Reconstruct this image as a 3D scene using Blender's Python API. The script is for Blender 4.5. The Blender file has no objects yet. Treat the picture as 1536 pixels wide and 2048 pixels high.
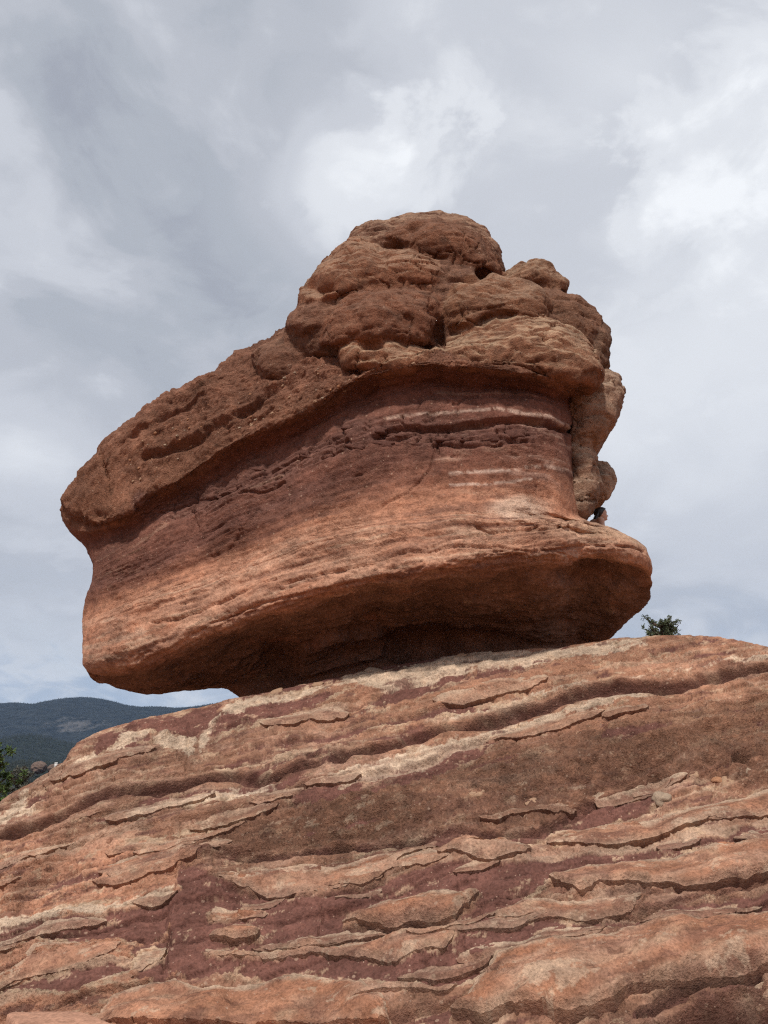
import bpy, bmesh, math, random
import numpy as np
from mathutils import Vector, Matrix

# ------------------------------------------------------------------ camera, sky, sun, exposure
S = bpy.context.scene
COL = S.collection
PITCH = math.radians(22.0); EYE = np.array([0.0, 0.0, 1.6]); FOC = 1593.0     # photo: 1536 x 2048 px
cam_d = bpy.data.cameras.new('camera'); cam = bpy.data.objects.new('camera', cam_d); COL.objects.link(cam)
cam.location = EYE; cam.rotation_euler = (math.radians(90) + PITCH, 0, 0)
cam_d.sensor_fit = 'VERTICAL'; cam_d.sensor_height = 36.0; cam_d.lens = 36.0 * FOC / 2048
cam_d.clip_start = 0.05; cam_d.clip_end = 60000
S.camera = cam

SUN_EL, SUN_AZ = math.radians(51), math.radians(-12)      # azimuth measured from straight behind the camera, + = right
sdir = Vector((math.sin(SUN_AZ) * math.cos(SUN_EL), -math.cos(SUN_AZ) * math.cos(SUN_EL), math.sin(SUN_EL)))   # towards the sun
sun_d = bpy.data.lights.new('sun', 'SUN'); sun = bpy.data.objects.new('sun', sun_d); COL.objects.link(sun)
sun_d.energy = 3.1; sun_d.angle = math.radians(5); sun_d.color = (1.0, 0.96, 0.91)
sun.rotation_euler = (-sdir).to_track_quat('-Z', 'Y').to_euler()

W = bpy.data.worlds.new('World'); S.world = W; W.use_nodes = True
nt = W.node_tree; nt.nodes.clear()
def N(t, typ, **kw):
    n = t.nodes.new(typ)
    for k, v in kw.items():
        if k == 'ins':
            for i, val in v.items():
                if isinstance(val, bpy.types.NodeSocket): t.links.new(val, n.inputs[i])
                else: n.inputs[i].default_value = val
        else: setattr(n, k, v)
    return n
def M(t, op, a, b=0.0, c=0.0, clamp=False):
    return N(t, 'ShaderNodeMath', operation=op, use_clamp=clamp, ins={0: a, 1: b, 2: c}).outputs[0]
def ramp(t, fac, stops, interp='EASE'):
    r = N(t, 'ShaderNodeValToRGB', ins={0: fac}); e = r.color_ramp; e.interpolation = interp
    while len(e.elements) < len(stops): e.elements.new(0.5)
    for el, (p, c) in zip(e.elements, stops):
        el.position = p; el.color = (*c, 1) if len(c) == 3 else c
    return r.outputs[0]
def mixc(t, fac, a, b, mode='MIX'):
    n = N(t, 'ShaderNodeMix', data_type='RGBA', blend_type=mode)
    for i, v in ((0, fac), (6, a), (7, b)):
        if isinstance(v, bpy.types.NodeSocket): t.links.new(v, n.inputs[i])
        else: n.inputs[i].default_value = (*v, 1) if isinstance(v, tuple) else v
    return n.outputs[2]

sky = N(nt, 'ShaderNodeTexSky', sky_type='NISHITA', sun_disc=False, sun_elevation=SUN_EL,
        sun_rotation=math.atan2(sdir.x, sdir.y), air_density=1.0, dust_density=1.5, altitude=1900)
geo = N(nt, 'ShaderNodeNewGeometry')
tc = N(nt, 'ShaderNodeTexCoord')
sep = N(nt, 'ShaderNodeSeparateXYZ', ins={0: tc.outputs['Generated']})
dz = M(nt, 'MAXIMUM', sep.outputs[2], 0.0)
inv = M(nt, 'DIVIDE', 1.0, M(nt, 'ADD', dz, 0.28))
pl = N(nt, 'ShaderNodeVectorMath', operation='SCALE', ins={0: tc.outputs['Generated'], 'Scale': inv}).outputs[0]
def cnoise(scale, detail, rough, off, dist=0.0):
    mp = N(nt, 'ShaderNodeMapping', ins={0: pl, 1: off})
    return N(nt, 'ShaderNodeTexNoise', ins={'Vector': mp.outputs[0], 'Scale': scale, 'Detail': detail, 'Roughness': rough, 'Distortion': dist}).outputs[0]
big = cnoise(1.5, 3.0, 0.5, (3.1, 0.4, 1.7), 0.3)
mid = cnoise(3.4, 7.0, 0.55, (1.3, 5.2, 0.2), 0.9)
fin = cnoise(9.0, 6.0, 0.55, (7.7, 2.1, 4.0), 0.4)
def skydir(px, py):
    x, y = (px - 768) / FOC, (1024 - py) / FOC
    v = Vector((x, math.cos(PITCH) - math.sin(PITCH) * y, math.sin(PITCH) + math.cos(PITCH) * y)); return v.normalized()
def cloudlet(px, py, rad, amp):             # one real cloud (bright or dark) in the direction seen over the rock
    d = N(nt, 'ShaderNodeVectorMath', operation='DISTANCE', ins={0: tc.outputs['Generated'], 1: skydir(px, py)}).outputs['Value']
    wob = M(nt, 'ADD', M(nt, 'MULTIPLY_ADD', mid, 2.6 * rad, -1.3 * rad), M(nt, 'MULTIPLY_ADD', fin, 2.2 * rad, -1.1 * rad))
    f = M(nt, 'SUBTRACT', 1.0, M(nt, 'DIVIDE', M(nt, 'ADD', d, wob), rad), clamp=True)
    return M(nt, 'MULTIPLY', M(nt, 'SMOOTH_MIN', f, 1.0, 0.2), amp)
v = M(nt, 'ADD', M(nt, 'MULTIPLY', big, 0.50), M(nt, 'MULTIPLY', mid, 0.34))
v = M(nt, 'ADD', v, M(nt, 'MULTIPLY', fin, 0.17))
for c in ((690, 330, .15, .26), (640, 400, .12, .14), (900, 150, .2, .10), (480, 60, .30, -.13), (830, 40, .12, .14), (1490, 260, .16, .22), (1250, 120, .34, .10), (1420, 640, .25, .08), (300, 640, .34, -.10), (430, 470, .2, -.05), (40, 900, .12, .12)):
    v = M(nt, 'ADD', v, cloudlet(*c))
cl_col = ramp(nt, v, [(0.14, (.34, .36, .41)), (0.32, (.405, .43, .475)), (0.44, (.46, .48, .525)), (0.55, (.55, .57, .615)), (0.67, (.70, .72, .755)), (0.84, (.85, .87, .895))])
low = ramp(nt, M(nt, 'ADD', sep.outputs[2], M(nt, 'MULTIPLY_ADD', mid, 0.22, -0.11)), [(0.02, (.0, .0, .0)), (0.30, (1, 1, 1))])
lowcl = ramp(nt, M(nt, 'ADD', mid, cloudlet(100, 1240, .10, .34)), [(0.50, (0, 0, 0)), (0.70, (1, 1, 1))])
hz = mixc(nt, lowcl, (.34, .43, .56), (.66, .70, .75))
cl_col2 = mixc(nt, low, hz, cl_col)
bg_c = N(nt, 'ShaderNodeBackground', ins={0: cl_col2, 1: 1.02})
bg_s = N(nt, 'ShaderNodeBackground', ins={0: sky.outputs[0], 1: 0.10})
ms = N(nt, 'ShaderNodeMixShader', ins={0: 0.93, 1: bg_s.outputs[0], 2: bg_c.outputs[0]})
N(nt, 'ShaderNodeOutputWorld', ins={0: ms.outputs[0]})
S.render.engine = 'CYCLES'
S.cycles.use_denoising = False; S.cycles.use_adaptive_sampling = False; S.cycles.filter_width = 1.2
S.view_settings.view_transform = 'Standard'; S.view_settings.look = 'None'; S.view_settings.gamma = 1.0
S.view_settings.exposure = 0.22; S.view_settings.use_curve_mapping = False

# ------------------------------------------------------------------ helpers
rng = np.random.default_rng(7); random.seed(7)
CP, SP = math.cos(PITCH), math.sin(PITCH)
def at(px, py, Y):
    """survey: the world point at distance Y (m) in the direction of photo pixel (px, py)"""
    px, py, Y = (np.asarray(a, float) for a in (px, py, Y))
    x, y = (px - 768) / FOC, (1024 - py) / FOC
    dy = CP - SP * y; k = Y / dy
    return np.stack([x * k, Y + 0 * k, EYE[2] + (SP + CP * y) * k], -1)
def proj(P):
    d = P - EYE; f = d[..., 1] * CP + d[..., 2] * SP; u = -d[..., 1] * SP + d[..., 2] * CP
    return 768 + FOC * d[..., 0] / f, 1024 - FOC * u / f

_perm = rng.permutation(256).astype(np.int32); _perm = np.concatenate([_perm, _perm, _perm])
_g = rng.normal(size=(256, 3)).astype(np.float32); _g /= np.linalg.norm(_g, axis=1, keepdims=True)
from concurrent.futures import ThreadPoolExecutor
_pool = ThreadPoolExecutor(4)
def chunked(fn, P, k=1):
    """evaluate fn on slices of P in parallel"""
    sh = P.shape[:-1]; Q = np.asarray(P, np.float32).reshape(-1, 3); n = len(Q)
    if n < 40000: r = fn(Q)
    else: 
        rs = list(_pool.map(fn, [Q[i:i + 24000] for i in range(0, n, 24000)]))
        r = np.concatenate(rs) if k == 1 else tuple(np.concatenate([a[j] for a in rs]) for j in range(k))
    return r.reshape(sh) if k == 1 else tuple(a.reshape(sh) for a in r)
def noise(P):
    P = np.asarray(P, np.float32); I = np.floor(P).astype(np.int32); F = P - I; I &= 255
    U = F * F * F * (F * (F * 6 - 15) + 10)
    r = 0
    for dx in (0, 1):
        wx = U[..., 0] if dx else 1 - U[..., 0]
        a = _perm[(I[..., 0] + dx) & 255]
        for dy in (0, 1):
            wy = U[..., 1] if dy else 1 - U[..., 1]
            b = _perm[a + ((I[..., 1] + dy) & 255)]
            for dz_ in (0, 1):
                wz = U[..., 2] if dz_ else 1 - U[..., 2]
                g = _g[_perm[b + ((I[..., 2] + dz_) & 255)] & 255]
                r = r + wx * wy * wz * (g[..., 0] * (F[..., 0] - dx) + g[..., 1] * (F[..., 1] - dy) + g[..., 2] * (F[..., 2] - dz_))
    return r * 1.6
def fbm(P, o=4, lac=2.03, gain=0.5, ridge=False):
    return chunked(lambda Q: _fbm(Q, o, lac, gain, ridge), P)
def terr(n, k, sharp=.22):
    """cut a smooth field into flakes: k steps per unit with steep little scarps"""
    q = n * k; f = np.floor(q); return (f + sm(.5 - sharp, .5 + sharp, q - f)) / k
def _fbm(P, o, lac, gain, ridge):
    s = 0; a = 1.0; t = 0
    for i in range(o):
        n = noise(P * lac ** i + 17.3 * i)
        if ridge: n = 1 - 2 * np.abs(n)
        s = s + a * n; t += a; a *= gain
    return s / t
def cells(P): return chunked(_cells, P, 3)
def _cells(P, jit=0.9):
    """Worley noise: F1, F2, id"""
    I = np.floor(P).astype(np.int64); f1 = np.full(P.shape[:-1], 9.0, np.float32); f2 = f1.copy(); idx = np.zeros(P.shape[:-1])
    for dx in (-1, 0, 1):
        for dy in (-1, 0, 1):
            for dz_ in (-1, 0, 1):
                J = I + np.array([dx, dy, dz_])
                h = (J[..., 0] * 73856093) ^ (J[..., 1] * 19349663) ^ (J[..., 2] * 83492791)
                o = np.stack([((h >> s) & 1023) for s in (0, 7, 13)], -1).astype(np.float32) / 1023
                q = J.astype(np.float32) + 0.5 + jit * (o - 0.5) - P; d = np.sqrt((q * q).sum(-1))
                m = d < f1
                f2 = np.where(m, f1, np.minimum(f2, d)); idx = np.where(m, ((h >> 3) & 255) / 255.0, idx); f1 = np.where(m, d, f1)
    return f1, f2, idx
def sm(a, b, x):
    t = np.clip((x - a) / (b - a), 0, 1); return t * t * (3 - 2 * t)
def polyline_d(px, py, pts):
    """distance to a traced line and the position along it"""
    best = np.full(px.shape, 1e9); par = np.zeros(px.shape); n = len(pts) - 1
    for i in range(n):
        (x0, y0), (x1, y1) = pts[i][:2], pts[i + 1][:2]; dx, dy = x1 - x0, y1 - y0
        t = np.clip(((px - x0) * dx + (py - y0) * dy) / (dx * dx + dy * dy + 1e-9), 0, 1)
        d = np.hypot(px - x0 - t * dx, py - y0 - t * dy); m = d < best
        best = np.where(m, d, best); par = np.where(m, (i + t) / n, par)
    return best, par
def poly_sd(px, py, pts):
    """signed distance to a traced outline, + inside (limited to its neighbourhood)"""
    P = np.array(pts, float); out = np.full(px.shape, -60.0)
    x0, y0 = P.min(0) - 60; x1, y1 = P.max(0) + 60
    m = (px > x0) & (px < x1) & (py > y0) & (py < y1)
    if not m.any(): return out
    a, b = px[m], py[m]; d, _ = polyline_d(a, b, list(map(tuple, P)) + [tuple(P[0])])
    ins = np.zeros(a.shape, bool); n = len(P)
    for i in range(n):
        xi, yi = P[i]; xj, yj = P[i - 1]
        if yi == yj: continue
        ins ^= ((yi > b) != (yj > b)) & (a < (xj - xi) * (b - yi) / (yj - yi) + xi)
    out[m] = np.maximum(np.where(ins, d, -d), -60); return out
def beds(z, x, thick, seed):
    """sandstone beds: fraction up each bed, its hardness 0..1 (changing slowly along the bed), and closeness to the parting below"""
    q = z / thick + 1.1 * fbm(np.stack([0 * z + seed, 0 * z, z * (.55 / thick)], -1), 2); i = np.floor(q); f = q - i
    h = .5 + .9 * fbm(np.stack([x * .33, i * 7.31 + seed, 0 * z], -1), 3, gain=.6)
    return f, np.clip(h, 0, 1), sm(.075, .0, np.minimum(f, 1 - f))
def smooth(A, k, axis, wrap=False):
    if k < 1: return A
    w = np.exp(-0.5 * (np.arange(-3 * k, 3 * k + 1) / k) ** 2); w /= w.sum(); h = 3 * k
    B = np.concatenate([np.take(A, range(A.shape[axis] - h, A.shape[axis]), axis), A, np.take(A, range(h), axis)], axis) if wrap else \
        np.concatenate([np.repeat(np.take(A, [0], axis), h, axis), A, np.repeat(np.take(A, [-1], axis), h, axis)], axis)
    r = 0; n = A.shape[axis]
    for i, wi in enumerate(w): r = r + wi * np.take(B, range(i, i + n), axis)
    return r
def normals(G, wrap=False):
    du = np.roll(G, -1, 1) - np.roll(G, 1, 1) if wrap else np.gradient(G, axis=1)
    dv = np.gradient(G, axis=0)
    n = np.cross(du, dv); return n / (np.linalg.norm(n, axis=-1, keepdims=True) + 1e-9)
def mesh_np(name, V, F, mat, parent=None, col=None, smooth_sh=True, rgh=None):
    me = bpy.data.meshes.new(name); V = np.ascontiguousarray(V, np.float32).reshape(-1, 3)
    F = np.asarray(F, np.int32); k = F.shape[1]
    me.vertices.add(len(V)); me.vertices.foreach_set('co', V.ravel())
    me.loops.add(F.size); me.loops.foreach_set('vertex_index', F.ravel())
    me.polygons.add(len(F)); me.polygons.foreach_set('loop_start', np.arange(0, F.size, k, dtype=np.int32))
    if col is not None:
        a = me.color_attributes.new('Col', 'FLOAT_COLOR', 'POINT')
        c = np.ones((len(V), 4), np.float32); c3 = np.asarray(col).reshape(-1, 3); lum = c3 @ L(.3, .55, .15)
        c[:, :3] = c3 * .93 + .07 * lum[:, None] * L(1.08, .97, .97)
        if rgh is not None: c[:, 3] = np.asarray(rgh).ravel()
        c = c; a.data.foreach_set('color', c.ravel())
    me.update(calc_edges=True); me.validate()
    if smooth_sh: me.polygons.foreach_set('use_smooth', np.ones(len(me.polygons), bool))
    o = bpy.data.objects.new(name, me); COL.objects.link(o); o.parent = parent
    if mat: me.materials.append(mat)
    return o
def grid_faces(nv, nu, wrap=False, flip=False):
    i, j = np.meshgrid(np.arange(nv - 1), np.arange(nu if wrap else nu - 1), indexing='ij'); j2 = (j + 1) % nu
    a, b, c, d = i * nu + j, i * nu + j2, (i + 1) * nu + j2, (i + 1) * nu + j
    F = np.stack([a, b, c, d] if not flip else [a, d, c, b], -1).reshape(-1, 4); return F
L = lambda *c: np.array(c, float)
def tag(o, label=None, cat=None, group=None, kind=None):
    for k, v_ in (('label', label), ('category', cat), ('group', group), ('kind', kind)):
        if v_: o[k] = v_
    return o
def empty(name, loc, rz=0):
    o = bpy.data.objects.new(name, None); COL.objects.link(o); o.location = loc; o.rotation_euler.z = rz; o.empty_display_size = 0.2; return o
def keep_world(o, parent):
    bpy.context.view_layer.update()
    o.parent = parent; o.matrix_parent_inverse = parent.matrix_world.inverted()
def lerp(a, b, t): return a + (b - a) * np.asarray(t)[..., None]

# ------------------------------------------------------------------ materials
def rock_mat(name, bump=0.9, scale=1.0, speck=0.25, attr=True, base=(.3, .13, .07)):
    m = bpy.data.materials.new(name); m.use_nodes = True; t = m.node_tree; bs = t.nodes['Principled BSDF']
    bs.inputs['Roughness'].default_value = 0.95; bs.inputs['Specular IOR Level'].default_value = 0.12
    co = N(t, 'ShaderNodeTexCoord').outputs['Object']
    if attr: vc = N(t, 'ShaderNodeVertexColor', layer_name='Col'); c = vc.outputs[0]; bump = M(t, 'MULTIPLY', vc.outputs[1], bump)
    else:
        c = N(t, 'ShaderNodeRGB'); c.outputs[0].default_value = (*base, 1); c = c.outputs[0]
    n1 = N(t, 'ShaderNodeTexNoise', ins={'Vector': co, 'Scale': 7.0 * scale, 'Detail': 6.0, 'Roughness': 0.65}).outputs[0]
    n2 = N(t, 'ShaderNodeTexNoise', ins={'Vector': co, 'Scale': 38.0 * scale, 'Detail': 5.0, 'Roughness': 0.7}).outputs[0]
    n3 = N(t, 'ShaderNodeTexNoise', ins={'Vector': co, 'Scale': 1.7 * scale, 'Detail': 4.0, 'Roughness': 0.6}).outputs[0]
    vo = N(t, 'ShaderNodeTexVoronoi', ins={'Vector': co, 'Scale': 22.0 * scale, 'Randomness': 1.0})
    c = mixc(t, 1.0, c, ramp(t, n1, [(0.28, (.62, .60, .58)), (0.5, (1, 1, 1)), (0.75, (1.26, 1.24, 1.2))], 'LINEAR'), 'MULTIPLY')
    c = mixc(t, 1.0, c, ramp(t, n3, [(0.3, (.80, .80, .80)), (0.7, (1.16, 1.15, 1.12))], 'LINEAR'), 'MULTIPLY')
    c = mixc(t, 1.0, c, ramp(t, n2, [(0.3, (.58, .57, .56)), (0.5, (1, 1, 1)), (0.7, (1.32, 1.31, 1.3))], 'LINEAR'), 'MULTIPLY')
    sk = M(t, 'MULTIPLY', M(t, 'LESS_THAN', vo.outputs['Distance'], 0.16), M(t, 'GREATER_THAN', N(t, 'ShaderNodeSeparateColor', ins={0: vo.outputs['Color']}).outputs[0], 1.0 - speck))
    c = mixc(t, M(t, 'MULTIPLY', sk, 0.55), c, (.52, .36, .26))
    vo2 = N(t, 'ShaderNodeTexVoronoi', ins={'Vector': co, 'Scale': 11.0 * scale, 'Randomness': 1.0}); d2 = M(t, 'ADD', vo2.outputs['Distance'], M(t, 'MULTIPLY', n2, 0.3))
    sk2 = M(t, 'MULTIPLY', M(t, 'LESS_THAN', d2, 0.34), M(t, 'GREATER_THAN', N(t, 'ShaderNodeSeparateColor', ins={0: vo2.outputs['Color']}).outputs[1], 1.0 - speck * .55))
    c = mixc(t, M(t, 'MULTIPLY', sk2, 0.5), c, (.46, .31, .22))
    t.links.new(c, bs.inputs['Base Color'])
    h = M(t, 'ADD', M(t, 'MULTIPLY', n1, 0.9), M(t, 'MULTIPLY', n2, 0.6))
    b1 = N(t, 'ShaderNodeBump', ins={'Strength': bump, 'Distance': 0.085 / scale, 'Height': h})
    t.links.new(b1.outputs[0], bs.inputs['Normal'])
    return m
MROCK = rock_mat('sandstone'); MSLAB = rock_mat('slab_stone', 0.2, 1.0, 0.05, False, (.40, .215, .145))
MSAND = rock_mat('sandy_ground', 0.4, 0.6, 0.2, False, (.32, .16, .10))
def leaf_mat(name, c1, c2, rough=0.8):
    m = bpy.data.materials.new(name); m.use_nodes = True; t = m.node_tree; bs = t.nodes['Principled BSDF']
    co = N(t, 'ShaderNodeTexCoord').outputs['Object']
    n = N(t, 'ShaderNodeTexNoise', ins={'Vector': co, 'Scale': 2.6, 'Detail': 3.0}).outputs[0]
    t.links.new(ramp(t, n, [(0.3, c1), (0.7, c2)], 'LINEAR'), bs.inputs['Base Color'])
    bs.inputs['Roughness'].default_value = rough; bs.inputs['Specular IOR Level'].default_value = 0.2
    return m
MPINE = leaf_mat('pine_needles', (.05, .085, .024), (.13, .18, .055))
MJUN = leaf_mat('juniper_needles', (.055, .070, .036), (.12, .135, .075))
MBARK = rock_mat('bark', 0.8, 3.0, 0.0, False, (.09, .06, .045))
MAROON, BROWN, ORANGE, LIGHT, CREAM = L(.165, .071, .053), L(.200, .094, .056), L(.300, .152, .094), L(.44, .255, .172), L(.60, .445, .315)

# ------------------------------------------------------------------ land: ground, mountains
def hill(name, ridge, dist, depth, base_mat, xr, nx, ny, rough, seed, z0=0.0):
    """a long ridge: ridge = [(px, py)] of its skyline seen from the view point; goes on to both sides"""
    rx = np.array([at(px, py, dist) for px, py in ridge])
    X = np.linspace(xr[0], xr[1], nx); Tt = np.linspace(-1, 1.0, ny)
    GX, GT = np.meshgrid(X, Tt)
    H = np.interp(GX, rx[:, 0], rx[:, 2])
    H = smooth(H, 1, 1)
    P = np.stack([GX, np.full_like(GX, dist) + GT * depth, np.zeros_like(GX)], -1)
    prof = np.exp(-(GT * 1.55) ** 2) - math.exp(-1.55 ** 2)
    prof = prof / (1 - math.exp(-1.55 ** 2))
    nz = fbm(P / (depth * 0.55) + seed, 6, ridge=True); nz2 = fbm(P / (depth * 0.9) + seed + 31, 3)
    P[..., 2] = z0 + (H - z0) * prof * (1 + 0.0 * nz) + rough * (nz + nz2) * (1 - np.exp(-(GT * 5) ** 2)) * np.clip(prof * 2, 0, 1) + rough * 0.10 * fbm(P / (depth * .12) + 3, 3)
    o = mesh_np(name, P, grid_faces(ny, nx), base_mat); tag(o, kind='structure'); return P
def land_mat(name, c1, c2, scale, scar=None):
    m = bpy.data.materials.new(name); m.use_nodes = True; t = m.node_tree; bs = t.nodes['Principled BSDF']
    co = N(t, 'ShaderNodeTexCoord').outputs['Object']
    n = N(t, 'ShaderNodeTexNoise', ins={'Vector': co, 'Scale': scale, 'Detail': 8.0, 'Roughness': 0.7}).outputs[0]
    c = ramp(t, n, [(0.35, c1), (0.68, c2)], 'LINEAR')
    if scar:
        pos, rad = scar
        d = N(t, 'ShaderNodeVectorMath', operation='DISTANCE', ins={0: co, 1: pos}).outputs['Value']
        n2 = N(t, 'ShaderNodeTexNoise', ins={'Vector': co, 'Scale': 0.02, 'Detail': 7.0, 'Roughness': 0.7}).outputs[0]
        f = M(t, 'ADD', M(t, 'SUBTRACT', 1.0, M(t, 'DIVIDE', d, rad)), M(t, 'MULTIPLY_ADD', n2, 3.6, -2.0))
        c = mixc(t, M(t, 'MULTIPLY', M(t, 'MULTIPLY', f, 1.0, clamp=True), 0.8), c, (.13, .12, .115))
    t.links.new(c, bs.inputs['Base Color']); bs.inputs['Roughness'].default_value = 1.0; bs.inputs['Specular IOR Level'].default_value = 0.0
    return m
gm = 24000.0
ng = 60; gx, gy = np.meshgrid(np.linspace(-gm, gm, ng), np.linspace(-gm, gm, ng))
g = mesh_np('ground', np.stack([gx, gy, 0 * gx], -1), grid_faces(ng, ng), MSAND); tag(g, kind='structure')
scar_p = tuple(at(155, 1452, 4640))
M_FAR = land_mat('mountain_forest', (.009, .012, .014), (.036, .040, .040), 0.02, (scar_p, 150.0))
M_NEAR = land_mat('foothill_forest', (.009, .013, .012), (.036, .042, .034), 0.05)
R_FAR = [(-1500, 1470), (-900, 1520), (-500, 1440), (-300, 1470), (-120, 1450), (-40, 1446), (0, 1433), (30, 1423), (60, 1417), (100, 1421), (125, 1420), (140, 1414), (165, 1409), (205, 1406), (235, 1410), (250, 1415), (270, 1421), (300, 1425), (340, 1424), (380, 1428), (450, 1420), (600, 1400), (800, 1430), (1100, 1440), (1536, 1410), (2300, 1450)]
R_FAR = [(x_, y_ - 5) for x_, y_ in R_FAR]
R_MID = [(-1500, 1560), (-600, 1540), (-200, 1520), (-60, 1505), (0, 1495), (40, 1484), (85, 1473), (120, 1482), (170, 1496), (230, 1510), (320, 1530), (600, 1545), (1000, 1530), (1536, 1550), (2300, 1540)]
R_LOW = [(-1500, 1600), (-500, 1580), (-150, 1556), (0, 1545), (60, 1536), (110, 1533), (160, 1541), (260, 1560), (500, 1580), (1000, 1580), (1536, 1570), (2300, 1600)]
P_far = hill('mountain_ridge', R_FAR, 5200, 2600, M_FAR, (-7500, 7500), 700, 120, 60, 3.0)
P_mid = hill('forested_hill', R_MID, 2600, 1000, M_NEAR, (-3800, 3800), 500, 90, 18, 9.0)
P_low = hill('foothill', R_LOW, 950, 420, M_NEAR, (-1500, 1500), 400, 80, 5, 14.0)

qx, qy = proj(P_far[:60]); ii = np.unravel_index(np.argmin((qx - 152) ** 2 + (qy - 1450) ** 2), qx.shape); sp_ = P_far[ii]
for n_ in M_FAR.node_tree.nodes:
    if n_.type == 'VECT_MATH' and n_.operation == 'DISTANCE': n_.inputs[1].default_value = sp_
def forest(name, P, count, h0, h1, xlim, sides, seed, mat, label):
    """far-off wood: uncountable conifers in one mesh"""
    r = np.random.default_rng(seed); ny, nx = P.shape[:2]
    V = []; F = []; k = 0
    xs = P[0, :, 0]; cand = np.where((xs > xlim[0]) & (xs < xlim[1]))[0]
    for q in range(count):
        j = r.integers(cand[0], cand[-1]); i = r.integers(int(ny * .12), int(ny * .56)); a, b = r.random(2)
        p = P[i, j] * (1 - a) * (1 - b) + P[i + 1, j] * a * (1 - b) + P[i, j + 1] * b * (1 - a) + P[i + 1, j + 1] * a * b
        h = r.uniform(h0, h1); w = h * r.uniform(.18, .30)
        th = r.random() * 6.28 + np.arange(sides) * 6.283 / sides
        for zb, zt, ww in ((0.08, .62, 1.0), (.42, 1.0, .62)):
            ring = np.stack([p[0] + np.cos(th) * w * ww * r.uniform(.75, 1.2, sides), p[1] + np.sin(th) * w * ww, p[2] + h * zb + 0 * th + r.uniform(-.05, .05, sides) * h], -1)
            V.append(ring); V.append(np.array([[p[0], p[1], p[2] + h * zt]]))
            for s in range(sides): F.append((k + s, k + (s + 1) % sides, k + sides))
            k += sides + 1
    o = mesh_np(name, np.concatenate(V), F, mat, smooth_sh=False); tag(o, label, 'forest', kind='stuff'); return o
M_TREE = leaf_mat('far_conifer', (.012, .016, .015), (.030, .036, .030))
forest('far_forest', P_far, 6500, 4, 8, (-2700, -900), 4, 1, M_TREE, 'dark conifer forest covering the far mountain ridge')
forest('hill_forest', P_mid, 5200, 5, 10, (-1300, -500), 5, 2, M_TREE, 'dark conifer forest covering the middle hill')
forest('foothill_forest', P_low, 2600, 4, 8, (-480, -170), 6, 3, M_TREE, 'dark conifers and scrub covering the low foothill')

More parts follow.
